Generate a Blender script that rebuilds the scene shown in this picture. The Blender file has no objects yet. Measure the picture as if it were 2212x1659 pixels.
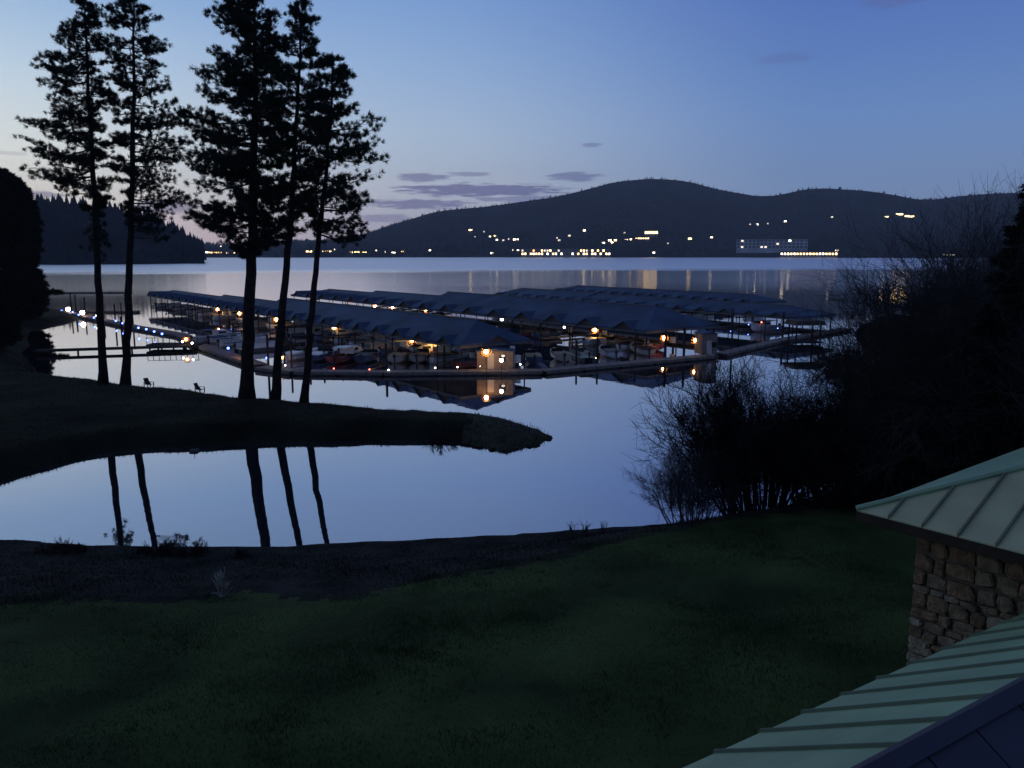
import bpy, math, random
import numpy as np
from mathutils import Vector, Matrix
R = math.radians
rng = np.random.default_rng(7)
random.seed(7)
sc = bpy.context.scene
C = sc.collection

# ------------------------------------------------------------------ camera
CAM_Z = 15.0
F = 1736.0            # focal length in pixels of a 2212 px wide picture
PITCH = math.atan((829.5 - 547.0) / F)
cam_d = bpy.data.cameras.new('camera')
cam_d.sensor_width = 36.0
cam_d.lens = 36.0 * F / 2212.0
cam_d.clip_start = 0.2
cam_d.clip_end = 40000
cam = bpy.data.objects.new('camera', cam_d)
C.objects.link(cam)
cam.location = (0, 0, CAM_Z)
cam.rotation_euler = (math.pi / 2 - PITCH, 0, 0)
sc.camera = cam

def ray(u, v):
    a = (u - 1106.0) / F
    t = (v - 829.5) / F
    return Vector((a, math.cos(PITCH) - t * math.sin(PITCH), -math.sin(PITCH) - t * math.cos(PITCH)))

def at_z(u, v, z=0.0):
    """where the line of sight meets a level z: used to survey the place from the photograph"""
    d = ray(u, v)
    s = (z - CAM_Z) / d.z
    return Vector((d.x * s, d.y * s, z))

def azel(u, v):
    d = ray(u, v).normalized()
    return math.degrees(math.atan2(d.x, d.y)), math.degrees(math.asin(d.z))

def lin(c):
    return tuple((x / 255 / 12.92) if x / 255 <= 0.04045 else ((x / 255 + 0.055) / 1.055) ** 2.4 for x in c)

# ------------------------------------------------------------------ render settings
sc.view_settings.view_transform = 'Standard'
sc.view_settings.look = 'None'
sc.view_settings.gamma = 1.0
sc.view_settings.use_curve_mapping = False
sc.view_settings.exposure = 0.0
sc.cycles.max_bounces = 6
sc.cycles.diffuse_bounces = 2
sc.cycles.glossy_bounces = 4
sc.cycles.transparent_max_bounces = 6
sc.cycles.sample_clamp_indirect = 4.0

# ------------------------------------------------------------------ world: dusk sky
SUN_AZ = -52.0        # where the sun went down, degrees from the view axis (left of the frame)
w = bpy.data.worlds.new('World')
sc.world = w
w.use_nodes = True
NT = w.node_tree
NT.nodes.clear()
def nd(tp, **kw):
    n = NT.nodes.new(tp)
    for k, v in kw.items():
        setattr(n, k, v)
    return n
def setin(n, i, v):
    if hasattr(v, 'is_output') or isinstance(v, bpy.types.NodeSocket):
        NT.links.new(v, n.inputs[i])
    else:
        n.inputs[i].default_value = v
def M(op, a, b=None, c=None, clamp=False):
    n = nd('ShaderNodeMath', operation=op, use_clamp=clamp)
    setin(n, 0, a)
    if b is not None: setin(n, 1, b)
    if c is not None: setin(n, 2, c)
    return n.outputs[0]
def mixc(f, a, b):
    n = nd('ShaderNodeMix', data_type='RGBA')
    setin(n, 0, f); setin(n, 6, a); setin(n, 7, b)
    return n.outputs[2]
tc = nd('ShaderNodeTexCoord')
nrm = nd('ShaderNodeVectorMath', operation='NORMALIZE')
NT.links.new(tc.outputs['Generated'], nrm.inputs[0])
sep = nd('ShaderNodeSeparateXYZ')
NT.links.new(nrm.outputs[0], sep.inputs[0])
EL = M('MULTIPLY', M('ARCSINE', sep.outputs[2]), 57.29578)
AZ = M('MULTIPLY', M('ARCTAN2', sep.outputs[0], sep.outputs[1]), 57.29578)
elf = M('SQRT', M('DIVIDE', M('MAXIMUM', EL, 0.0), 90.0))
def ramp(stops):
    n = nd('ShaderNodeValToRGB')
    cr = n.color_ramp
    while len(cr.elements) < len(stops):
        cr.elements.new(0.5)
    for e, (el, col) in zip(cr.elements, stops):
        e.position = math.sqrt(el / 90.0)
        e.color = lin(col) + (1,)
    NT.links.new(elf, n.inputs[0])
    return n.outputs[0]
warm = ramp([(0, (214, 188, 188)), (1.6, (244, 216, 208)), (3.2, (255, 244, 228)), (6, (250, 252, 243)), (10.5, (210, 229, 243)), (16, (152, 188, 229)), (30, (108, 132, 178)), (90, (84, 95, 120))])
midc = ramp([(0, (176, 164, 184)), (2.2, (180, 180, 200)), (4.5, (196, 205, 220)), (8, (182, 203, 228)), (12, (156, 186, 226)), (16, (132, 168, 220)), (30, (98, 120, 168)), (90, (82, 93, 119))])
cool = ramp([(0, (134, 142, 178)), (2.2, (134, 152, 190)), (5, (126, 155, 200)), (9, (110, 145, 202)), (12, (97, 133, 197)), (16, (85, 118, 190)), (30, (82, 101, 152)), (90, (80, 91, 119))])
du = M('ABSOLUTE', M('SUBTRACT', AZ, SUN_AZ))
du = M('MINIMUM', du, M('SUBTRACT', 360.0, du))
def mrange(v, a, b):
    n = nd('ShaderNodeMapRange', interpolation_type='SMOOTHSTEP')
    setin(n, 0, v); n.inputs[1].default_value = a; n.inputs[2].default_value = b
    return n.outputs[0]
sky = mixc(mrange(du, 14, 47), warm, midc)
sky = mixc(mrange(du, 42, 74), sky, cool)
# thin strips of evening cloud low over the far shore
CLOUDS = [(915, 383, 62, 9, .8), (1045, 411, 190, 14, 1.0), (905, 441, 115, 11, .9), (1240, 382, 58, 10, .8), (1012, 376, 45, 5, .6),
          (78, 421, 62, 11, .8), (1280, 313, 22, 5, .6), (1690, 127, 66, 12, .35), (1930, 0, 70, 16, .5), (360, 447, 75, 16, .8),
          (830, 471, 60, 9, .6), (1120, 430, 110, 8, .7), (-260, 410, 150, 10, .8), (2600, 330, 140, 9, .5), (20, 330, 40, 5, .3)]
comb = nd('ShaderNodeCombineXYZ')
setin(comb, 0, M('MULTIPLY', AZ, 0.7)); setin(comb, 1, M('MULTIPLY', EL, 5.0))
nz = nd('ShaderNodeTexNoise'); nz.inputs['Scale'].default_value = 1.0; nz.inputs['Detail'].default_value = 5; nz.inputs['Roughness'].default_value = 0.62
NT.links.new(comb.outputs[0], nz.inputs['Vector'])
NZ = M('SUBTRACT', nz.outputs[0], 0.5)
total = None
for (u, v, du_, dv_, st) in CLOUDS:
    a0, e0 = azel(u, v)
    sa = abs(azel(u + du_, v)[0] - azel(u - du_, v)[0]) / 2 * 1.15
    se = abs(azel(u, v + dv_)[1] - azel(u, v - dv_)[1]) / 2 * 1.2
    x = M('DIVIDE', M('SUBTRACT', AZ, a0), sa)
    y = M('DIVIDE', M('SUBTRACT', EL, e0), se)
    r2 = M('ADD', M('MULTIPLY', x, x), M('MULTIPLY', y, y))
    k = M('ADD', M('SUBTRACT', 1.0, r2), M('MULTIPLY', NZ, 3.0))
    k = M('MULTIPLY', mrange(k, 0.0, 0.75), st)
    total = k if total is None else M('MAXIMUM', total, k)
cloudcol = mixc(mrange(du, 14, 80), lin((122, 110, 148)) + (1,), lin((92, 104, 160)) + (1,))
sky = mixc(M('MULTIPLY', total, 0.85), sky, cloudcol)
nish = nd('ShaderNodeTexSky', sky_type='NISHITA', sun_disc=False)
nish.sun_elevation = R(-4.0)
nish.sun_rotation = R(SUN_AZ)
nish.altitude = 650
bg1 = nd('ShaderNodeBackground'); bg1.inputs[1].default_value = 0.97
NT.links.new(sky, bg1.inputs[0])
bg2 = nd('ShaderNodeBackground'); bg2.inputs[1].default_value = 0.05
nish.air_density = 0.6; nish.dust_density = 0.3
NT.links.new(nish.outputs[0], bg2.inputs[0])
add = nd('ShaderNodeAddShader')
NT.links.new(bg1.outputs[0], add.inputs[0]); NT.links.new(bg2.outputs[0], add.inputs[1])
wo = nd('ShaderNodeOutputWorld')
NT.links.new(add.outputs[0], wo.inputs[0])

# the last of the sun: almost nothing, warm, from the afterglow
sd = bpy.data.lights.new('sun', 'SUN')
sd.energy = 0.02; sd.angle = R(20); sd.color = (1.0, 0.75, 0.6)
so = bpy.data.objects.new('sun', sd); C.objects.link(so)
sdir = Vector((math.sin(R(SUN_AZ)), math.cos(R(SUN_AZ)), math.tan(R(4))))
so.rotation_euler = sdir.to_track_quat('Z', 'Y').to_euler()

# ------------------------------------------------------------------ materials
MATS = {}
def mat(name, col, rough=0.8, var=0.25, scale=3.0, metallic=0.0, bump=0.0, col2=None, spec=0.5, detail=5):
    m = bpy.data.materials.new(name); m.use_nodes = True
    nt = m.node_tree; b = nt.nodes['Principled BSDF']
    b.inputs['Roughness'].default_value = rough
    b.inputs['Metallic'].default_value = metallic
    b.inputs['Specular IOR Level'].default_value = spec
    t = nt.nodes.new('ShaderNodeTexCoord')
    n = nt.nodes.new('ShaderNodeTexNoise'); n.inputs['Scale'].default_value = scale; n.inputs['Detail'].default_value = detail
    nt.links.new(t.outputs['Object'], n.inputs['Vector'])
    r = nt.nodes.new('ShaderNodeValToRGB')
    c1 = tuple(x * (1 - var) for x in col); c2 = tuple(min(1, x * (1 + var)) for x in col) if col2 is None else col2
    r.color_ramp.elements[0].color = c1 + (1,); r.color_ramp.elements[0].position = 0.35
    r.color_ramp.elements[1].color = c2 + (1,); r.color_ramp.elements[1].position = 0.68
    nt.links.new(n.outputs[0], r.inputs[0]); nt.links.new(r.outputs[0], b.inputs['Base Color'])
    if bump:
        n2 = nt.nodes.new('ShaderNodeTexNoise'); n2.inputs['Scale'].default_value = scale * 4; n2.inputs['Detail'].default_value = 6
        nt.links.new(t.outputs['Object'], n2.inputs['Vector'])
        bp = nt.nodes.new('ShaderNodeBump'); bp.inputs['Strength'].default_value = bump; bp.inputs['Distance'].default_value = 0.1
        nt.links.new(n2.outputs[0], bp.inputs['Height']); nt.links.new(bp.outputs[0], b.inputs['Normal'])
    MATS[name] = m
    return m
def emit(name, col, strength):
    m = bpy.data.materials.new(name); m.use_nodes = True
    nt = m.node_tree; nt.nodes.clear()
    e = nt.nodes.new('ShaderNodeEmission'); e.inputs[0].default_value = tuple(col) + (1,); e.inputs[1].default_value = strength
    o = nt.nodes.new('ShaderNodeOutputMaterial'); nt.links.new(e.outputs[0], o.inputs[0])
    MATS[name] = m
    return m
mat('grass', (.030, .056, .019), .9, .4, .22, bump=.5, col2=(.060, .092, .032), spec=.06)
mat('blade', (.042, .080, .026), .8, .45, .25, col2=(.084, .122, .042), spec=.06)
mat('bank', (.014, .018, .018), .95, .4, .5, bump=.8, col2=(.030, .033, .033), spec=.05)
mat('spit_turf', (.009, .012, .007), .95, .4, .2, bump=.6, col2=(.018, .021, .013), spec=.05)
mat('riprap', (.036, .038, .026), .9, .4, 1.2, bump=.6, spec=.06)
mat('bark', (.022, .017, .014), .95, .4, 2.0, bump=.6, spec=.06)
mat('needles', (.014, .024, .018), .8, .4, .6, spec=.06)
mat('dark_leaf', (.010, .014, .010), .85, .4, .8, spec=.06)
mat('twig', (.022, .020, .020), .9, .3, 1.0, spec=.06)
mat('twig_mid', (.042, .039, .038), .9, .3, 1.0, spec=.06)
mat('twig_pale', (.075, .075, .082), .9, .3, 1.0, spec=.06)
mat('hill', (.016, .021, .024), .95, .4, .004, spec=.06)
mat('forest', (.014, .019, .022), .95, .45, .01, spec=.06)
mat('marina_roof', (.036, .062, .115), .6, .34, .18, metallic=.0, spec=.1, detail=8)
mat('fascia', (.07, .075, .08), .7, .2, 1)
mat('gable_dark', (.07, .06, .05), .8, .3, 1, spec=.06)
mat('timber', (.14, .105, .08), .85, .3, 2)
mat('dock_deck', (.17, .145, .125), .85, .3, 1.5)
mat('dock_red', (.16, .085, .075), .85, .25, 1.5)
mat('float', (.03, .03, .03), .8, .2, 1)
mat('pile', (.035, .030, .028), .9, .3, 1, spec=.06)
mat('boat_white', (.62, .62, .60), .35, .06, 1)
mat('boat_blue', (.06, .09, .17), .35, .1, 1)
mat('boat_cream', (.45, .40, .33), .4, .1, 1)
mat('canvas', (.16, .15, .15), .9, .2, 2)
mat('canvas_blue', (.04, .06, .11), .9, .2, 2)
mat('boat_red', (.22, .03, .025), .4, .1, 1)
mat('canvas_tan', (.30, .23, .15), .9, .2, 2)
mat('glass_dark', (.02, .022, .025), .08, .1, 1)
mat('black', (.012, .012, .013), .6, .2, 1)
mat('plastic_white', (.7, .68, .62), .5, .06, 1)
mat('hut_wall', (.20, .15, .11), .85, .25, 1.5)
mat('hut_white', (.6, .57, .52), .7, .1, 1)
mat('far_wall', (.22, .21, .20), .9, .2, .05, spec=.06)
mat('far_roof', (.05, .05, .055), .9, .2, .05, spec=.06)
mat('pale_block', (.30, .31, .32), .9, .25, .03, spec=.06)
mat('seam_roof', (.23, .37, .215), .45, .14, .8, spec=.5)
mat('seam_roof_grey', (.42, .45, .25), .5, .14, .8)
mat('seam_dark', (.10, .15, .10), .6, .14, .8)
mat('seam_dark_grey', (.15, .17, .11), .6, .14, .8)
mat('seam_navy_shaded', (.024, .024, .050), .6, .2, 1)  # shade of the camera-side slope put into the colour
mat('soffit', (.05, .04, .03), .9, .2, 1, spec=.06)
mat('mortar', (.15, .12, .085), .95, .3, 4, bump=.5, spec=.06)
mat('stone_a', (.24, .19, .115), .9, .35, 5, bump=.6, spec=.06)
mat('stone_b', (.34, .28, .19), .9, .35, 5, bump=.6, spec=.06)
mat('stone_c', (.24, .165, .095), .9, .35, 5, bump=.6, spec=.06)
mat('pale_stalk', (.30, .30, .24), .9, .2, 3)
mat('siding', (.045, .045, .055), .8, .2, 1, spec=.06)
emit('lamp_warm', (1.0, .56, .20), 60)
emit('lamp_amber', (1.0, .46, .10), 20)
emit('lamp_white', (1.0, .90, .80), 26)
emit('lamp_pink', (1.0, .80, .70), 30)
emit('lamp_blue', (.10, .18, 1.0), 9)
emit('lamp_red', (1.0, .16, .10), 8)
emit('lamp_green', (.25, 1.0, .35), 8)
emit('win_warm', (1.0, .58, .22), 6)
emit('win_yellow', (1.0, .70, .28), 8)
emit('win_white', (1.0, .84, .60), 7)
emit('win_dim', (1.0, .85, .7), 1.6)
emit('win_orange', (1.0, .36, .10), 5)

m = bpy.data.materials.new('amber_halo'); m.use_nodes = True  # faint translucent amber for shells that imitate the glow round warm lamps
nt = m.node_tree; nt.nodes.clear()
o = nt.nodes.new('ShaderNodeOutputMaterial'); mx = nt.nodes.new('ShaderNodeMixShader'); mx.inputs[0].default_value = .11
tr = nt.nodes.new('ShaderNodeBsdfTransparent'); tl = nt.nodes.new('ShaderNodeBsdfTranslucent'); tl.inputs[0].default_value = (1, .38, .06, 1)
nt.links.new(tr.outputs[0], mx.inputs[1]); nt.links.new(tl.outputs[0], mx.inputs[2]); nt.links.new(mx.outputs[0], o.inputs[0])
MATS['amber_halo'] = m
# water: a calm bay, wind-ruffled further out
m = bpy.data.materials.new('water'); m.use_nodes = True
nt = m.node_tree; nt.nodes.clear()
o = nt.nodes.new('ShaderNodeOutputMaterial')
df = nt.nodes.new('ShaderNodeBsdfDiffuse'); df.inputs[0].default_value = (.012, .018, .028, 1)
gl = nt.nodes.new('ShaderNodeBsdfGlossy'); gl.inputs[0].default_value = (.96, .91, .92, 1)
mx = nt.nodes.new('ShaderNodeMixShader')
geo = nt.nodes.new('ShaderNodeNewGeometry')
sp = nt.nodes.new('ShaderNodeSeparateXYZ'); nt.links.new(geo.outputs['Position'], sp.inputs[0])
def wm(op, a, b=None):
    n = nt.nodes.new('ShaderNodeMath'); n.operation = op
    for i, v in enumerate((a, b)):
        if v is None: continue
        if isinstance(v, bpy.types.NodeSocket): nt.links.new(v, n.inputs[i])
        else: n.inputs[i].default_value = v
    return n.outputs[0]
def wr(v, a, b, c, d):
    n = nt.nodes.new('ShaderNodeMapRange'); n.interpolation_type = 'SMOOTHSTEP'
    nt.links.new(v, n.inputs[0])
    for i, k in enumerate((a, b, c, d)): n.inputs[i + 1].default_value = k
    return n.outputs[0]
tn = nt.nodes.new('ShaderNodeTexNoise'); tn.inputs['Scale'].default_value = .006; tn.inputs['Detail'].default_value = 3
nt.links.new(geo.outputs['Position'], tn.inputs['Vector'])
yy = wm('ADD', sp.outputs[1], wm('MULTIPLY', wm('SUBTRACT', tn.outputs[0], .5), 260.0))
yy = wm('SUBTRACT', yy, wm('MULTIPLY', sp.outputs[0], .25))
ro = wm('ADD', wr(yy, 120, 420, .018, .13), wr(yy, 640, 820, 0.0, .22))
nt.links.new(ro, gl.inputs['Roughness'])
fr = nt.nodes.new('ShaderNodeFresnel'); fr.inputs[0].default_value = 1.33
nt.links.new(wm('MINIMUM', wm('ADD', wm('MULTIPLY', fr.outputs[0], .55), .58), 1.0), mx.inputs[0])
n1 = nt.nodes.new('ShaderNodeTexNoise'); n1.inputs['Scale'].default_value = .55; n1.inputs['Detail'].default_value = 2
mp = nt.nodes.new('ShaderNodeMapping'); mp.inputs['Scale'].default_value = (.5, 1.4, 1)
nt.links.new(geo.outputs['Position'], mp.inputs[0]); nt.links.new(mp.outputs[0], n1.inputs['Vector'])
bp = nt.nodes.new('ShaderNodeBump'); bp.inputs['Strength'].default_value = .05; bp.inputs['Distance'].default_value = .05
nt.links.new(n1.outputs[0], bp.inputs['Height']); nt.links.new(bp.outputs[0], gl.inputs['Normal'])
nt.links.new(df.outputs[0], mx.inputs[1]); nt.links.new(gl.outputs[0], mx.inputs[2]); nt.links.new(mx.outputs[0], o.inputs[0])
MATS['water'] = m

# ------------------------------------------------------------------ mesh helpers
def np_mesh(name, verts, faces, mats, smooth=False, midx=None):
    """verts (N,3), faces (M,k) arrays -> mesh"""
    me = bpy.data.meshes.new(name)
    verts = np.ascontiguousarray(verts, dtype=np.float32); faces = np.ascontiguousarray(faces, dtype=np.int32)
    me.vertices.add(len(verts)); me.vertices.foreach_set('co', verts.ravel())
    k = faces.shape[1]
    me.loops.add(faces.size); me.loops.foreach_set('vertex_index', faces.ravel())
    me.polygons.add(len(faces)); me.polygons.foreach_set('loop_start', np.arange(0, faces.size, k, dtype=np.int32))
    for q in (mats if isinstance(mats, (list, tuple)) else [mats]): me.materials.append(MATS[q])
    if midx is not None: me.polygons.foreach_set('material_index', np.asarray(midx, dtype=np.int32))
    if smooth: me.polygons.foreach_set('use_smooth', np.ones(len(faces), dtype=bool))
    me.update(calc_edges=True); me.validate()
    return me
def add_obj(name, me, parent=None, loc=None, rotz=None):
    ob = bpy.data.objects.new(name, me); C.objects.link(ob)
    if parent is not None: ob.parent = parent
    if loc is not None: ob.location = loc
    if rotz is not None: ob.rotation_euler = (0, 0, rotz)
    return ob
def tag(ob, label, cat, group=None, kind=None):
    if label: ob['label'] = label
    if cat: ob['category'] = cat
    if group: ob['group'] = group
    if kind: ob['kind'] = kind
    return ob
def thing(name, label, cat, loc=(0, 0, 0), rotz=0.0, group=None):
    ob = bpy.data.objects.new(name, None); C.objects.link(ob)
    ob.empty_display_size = .3
    ob.location = loc; ob.rotation_euler = (0, 0, rotz)
    return tag(ob, label, cat, group)
def copy_tree(ob, parent=None, **kw):
    c = ob.copy(); C.objects.link(c)
    if parent is not None: c.parent = parent
    for ch in list(ob.children): copy_tree(ch, c)
    for k, v in kw.items(): c[k] = v
    return c

class MB:
    def __init__(s): s.v = []; s.f = []
    def box(s, x0, x1, y0, y1, z0, z1, taper=0.0):
        b = len(s.v)
        s.v += [(x0, y0, z0), (x1, y0, z0), (x1, y1, z0), (x0, y1, z0),
                (x0 + taper, y0 + taper, z1), (x1 - taper, y0 + taper, z1), (x1 - taper, y1 - taper, z1), (x0 + taper, y1 - taper, z1)]
        s.f += [tuple(b + i for i in q) for q in ((3, 2, 1, 0), (4, 5, 6, 7), (0, 1, 5, 4), (1, 2, 6, 5), (2, 3, 7, 6), (3, 0, 4, 7))]
        return s
    def tube(s, pts, rad, n=8, cap=True):
        b = len(s.v)
        pts = [Vector(p) for p in pts]
        for i, p in enumerate(pts):
            d = (pts[min(i + 1, len(pts) - 1)] - pts[max(i - 1, 0)]).normalized()
            a = Vector((1, 0, 0)) if abs(d.x) < .9 else Vector((0, 1, 0))
            e1 = d.cross(a).normalized(); e2 = d.cross(e1)
            for k in range(n):
                t = 2 * math.pi * k / n
                q = p + (e1 * math.cos(t) + e2 * math.sin(t)) * rad[i]
                s.v.append(tuple(q))
        for i in range(len(pts) - 1):
            for k in range(n):
                k2 = (k + 1) % n
                s.f.append((b + i * n + k, b + i * n + k2, b + (i + 1) * n + k2, b + (i + 1) * n + k))
        if cap:
            s.f.append(tuple(b + k for k in range(n))[::-1]); s.f.append(tuple(b + (len(pts) - 1) * n + k for k in range(n)))
        return s
    def ball(s, c, r, sz=1.0, n=10, m=6):
        b = len(s.v)
        for i in range(m + 1):
            t = math.pi * i / m
            for k in range(n):
                p = 2 * math.pi * k / n
                s.v.append((c[0] + r * math.sin(t) * math.cos(p), c[1] + r * math.sin(t) * math.sin(p), c[2] + r * sz * math.cos(t)))
        for i in range(m):
            for k in range(n):
                k2 = (k + 1) % n
                s.f.append((b + i * n + k, b + (i + 1) * n + k, b + (i + 1) * n + k2, b + i * n + k2))
        return s
    def poly(s, pts, *faces):
        b = len(s.v); s.v += [tuple(p) for p in pts]; s.f += [tuple(b + i for i in q) for q in faces]
        return s
    def prism(s, prof, axis, a0, a1):
        """profile of 2D points extruded along axis 'x' or 'y'"""
        b = len(s.v); n = len(prof)
        for a in (a0, a1):
            for (p, z) in prof: s.v.append((a, p, z) if axis == 'x' else (p, a, z))
        for k in range(n):
            k2 = (k + 1) % n
            s.f.append((b + k, b + k2, b + n + k2, b + n + k))
        s.f.append(tuple(b + k for k in range(n))[::-1]); s.f.append(tuple(b + n + k for k in range(n)))
        return s
    def mesh(s, name, m, smooth=False):
        me = bpy.data.meshes.new(name); me.from_pydata(s.v, [], s.f); me.materials.append(MATS[m])
        import bmesh
        bm = bmesh.new(); bm.from_mesh(me); bmesh.ops.recalc_face_normals(bm, faces=bm.faces); bm.to_mesh(me); bm.free()
        if smooth:
            for p in me.polygons: p.use_smooth = True
        return me
    def build(s, name, m, parent=None, loc=None, rotz=None, smooth=False):
        return add_obj(name, s.mesh(name, m, smooth), parent, loc, rotz)

def tubes3(A, B, ra, rb):
    """many thin three-sided twigs at once"""
    A = np.asarray(A); B = np.asarray(B); N = len(A)
    d = B - A; d /= np.maximum(np.linalg.norm(d, axis=1, keepdims=True), 1e-6)
    h = np.where(np.abs(d[:, :1]) < .8, np.array([[1., 0, 0]]), np.array([[0, 1., 0]]))
    e1 = np.cross(d, h); e1 /= np.linalg.norm(e1, axis=1, keepdims=True); e2 = np.cross(d, e1)
    V = np.empty((N, 6, 3))
    for k in range(3):
        t = 2 * math.pi * k / 3
        off = e1 * math.cos(t) + e2 * math.sin(t)
        V[:, k] = A + off * np.reshape(ra, (-1, 1)); V[:, 3 + k] = B + off * np.reshape(rb, (-1, 1))
    base = (np.arange(N) * 6)[:, None]
    Fq = np.concatenate([base + np.array([[k, (k + 1) % 3, 3 + (k + 1) % 3, 3 + k]]) for k in range(3)], axis=0)
    return V.reshape(-1, 3), Fq

def needles(P, D, n, length, width, spread):
    """n needle-shaped faces round each point P, leaning along D"""
    N = len(P)
    d = np.repeat(D, n, axis=0) + rng.normal(0, spread, (N * n, 3))
    d /= np.linalg.norm(d, axis=1, keepdims=True)
    p = np.repeat(P, n, axis=0) + rng.normal(0, length * .22, (N * n, 3))
    L = length * rng.uniform(.6, 1.25, (N * n, 1))
    s = np.cross(d, rng.normal(0, 1, (N * n, 3))); s /= np.maximum(np.linalg.norm(s, axis=1, keepdims=True), 1e-6)
    s *= width * rng.uniform(.7, 1.3, (N * n, 1))
    V = np.stack([p - s, p + s, p + d * L], axis=1).reshape(-1, 3)
    return V, np.arange(len(V)).reshape(-1, 3)

def poly_sdf(P, poly, closed=True):
    """signed distance of points (N,2) to polygon, positive inside"""
    P = np.asarray(P); poly = np.asarray(poly)
    dist = np.full(len(P), 1e9); inside = np.zeros(len(P), bool)
    n = len(poly)
    for i in range(n):
        a, b = poly[i], poly[(i + 1) % n]
        ab = b - a
        t = np.clip(((P - a) @ ab) / max(ab @ ab, 1e-9), 0, 1)
        dist = np.minimum(dist, np.linalg.norm(P - (a + t[:, None] * ab), axis=1))
        c = (a[1] > P[:, 1]) != (b[1] > P[:, 1])
        with np.errstate(divide='ignore', invalid='ignore'):
            xi = (b[0] - a[0]) * (P[:, 1] - a[1]) / (b[1] - a[1]) + a[0]
        inside ^= c & (P[:, 0] < xi)
    return np.where(inside, dist, -dist)
def sstep(x): x = np.clip(x, 0, 1); return x * x * (3 - 2 * x)
def vnoise(x, y, s, seed=0):
    """smooth value noise"""
    r = np.random.default_rng(seed); T = r.uniform(-1, 1, (64, 64))
    x = np.asarray(x) / s; y = np.asarray(y) / s
    xi = np.floor(x).astype(int); yi = np.floor(y).astype(int); fx = sstep(x - xi); fy = sstep(y - yi)
    g = lambda a, b: T[a % 64, b % 64]
    return (g(xi, yi) * (1 - fx) + g(xi + 1, yi) * fx) * (1 - fy) + (g(xi, yi + 1) * (1 - fx) + g(xi + 1, yi + 1) * fx) * fy

# ------------------------------------------------------------------ lake and far shores
W = MB().poly([(-16000, -60, 0), (16000, -60, 0), (16000, 16000, 0), (-16000, 16000, 0)], (0, 1, 2, 3))
tag(W.build('lake_water', 'water'), 'calm lake water reflecting the dusk sky', None, kind='structure')

def catmull(xs, ys, x): return np.interp(x, xs, ys)
HILLS = []
def hill_sheet(name, ridge, shore_d, ridge_d, u0, u1, nu, nk, label, seed, power, rough, trees, tree_h, shore_wob=60):
    us = np.linspace(u0, u1, nu)
    rv = np.interp(us, [r[0] for r in ridge], [r[1] for r in ridge])
    rv = np.convolve(np.pad(rv, 4, mode='edge'), np.ones(9) / 9, mode='valid')
    ks = np.concatenate([np.linspace(0, 1, nk), [1.1, 1.25, 1.45]])
    Vx = np.zeros((len(us), len(ks), 3))
    for i, (u, v) in enumerate(zip(us, rv)):
        d = ray(u, v); hd = Vector((d.x, d.y)).normalized(); tan = d.z / math.hypot(d.x, d.y)
        sh = shore_d + shore_wob * math.sin(u * .011 + seed) + shore_wob * .5 * math.sin(u * .037)
        zr = CAM_Z + tan * ridge_d
        for j, k in enumerate(ks):
            dist = sh + (ridge_d - sh) * k
            z = zr * (k ** power if k <= 1 else 1 - (k - 1) * 1.2)
            Vx[i, j] = (hd.x * dist, hd.y * dist, z)
    nzv = vnoise(Vx[..., 0], Vx[..., 1], 420, seed) * .5 + vnoise(Vx[..., 0], Vx[..., 1], 160, seed + 1) * .3 + vnoise(Vx[..., 0], Vx[..., 1], 60, seed + 2) * .2
    kk = ks[None, :]
    Vx[..., 2] += nzv * rough * np.where(kk <= 1, np.minimum(1, kk * 3) * np.where(kk > .8, np.clip((1 - kk) / .2, .12, 1), 1), .1)
    Vx[..., 2] += np.where(kk == 0, -6, 3)
    n, mk = Vx.shape[:2]
    idx = np.arange(n * mk).reshape(n, mk)
    Fq = np.stack([idx[:-1, :-1], idx[1:, :-1], idx[1:, 1:], idx[:-1, 1:]], axis=-1).reshape(-1, 4)
    ob = add_obj(name, np_mesh(name, Vx.reshape(-1, 3), Fq, 'hill', smooth=True))
    tag(ob, label, None, kind='structure')
    HILLS.append(Vx)
    # the wood on it
    fi = rng.uniform(0, n - 1.001, trees); fj = rng.uniform(0.25, nk + .9, trees)
    i0 = fi.astype(int); j0 = fj.astype(int); a = (fi - i0)[:, None]; b = (fj - j0)[:, None]
    p = (Vx[i0, j0] * (1 - a) + Vx[i0 + 1, j0] * a) * (1 - b) + (Vx[i0, j0 + 1] * (1 - a) + Vx[i0 + 1, j0 + 1] * a) * b
    h = tree_h * rng.uniform(.45, 1.25, trees); r = h * rng.uniform(.16, .30, trees)
    ang = rng.uniform(0, 6.28, trees)
    V = []
    for k in range(5):
        t = ang + 2 * math.pi * k / 5
        V.append(np.stack([p[:, 0] + r * np.cos(t), p[:, 1] + r * np.sin(t), p[:, 2] + h * .12], axis=1))
    V.append(np.stack([p[:, 0], p[:, 1], p[:, 2] + h], axis=1))
    V = np.stack(V, axis=1)
    base = (np.arange(trees) * 6)[:, None]
    Ft = np.concatenate([base + np.array([[k, (k + 1) % 5, 5]]) for k in range(5)], axis=0)
    fo = add_obj('forest', np_mesh('forest', V.reshape(-1, 3), Ft, 'forest'))
    tag(fo, label.replace('rising', 'covering the slopes').split(' covering')[0] + ' wood of dark conifers', 'forest', kind='stuff')
    return Vx
far_ridge = [(-500, 500), (100, 505), (430, 530), (520, 528), (600, 523), (700, 519), (775, 512), (830, 492), (900, 471), (945, 456), (1000, 453), (1100, 441),
             (1200, 426), (1270, 411), (1305, 398), (1350, 390), (1420, 387), (1490, 392), (1540, 409), (1600, 419), (1660, 428),
             (1700, 418), (1740, 410), (1780, 408), (1850, 412), (1920, 420), (2000, 436), (2070, 425), (2150, 418), (2300, 414), (2700, 440), (3000, 455)]
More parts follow.
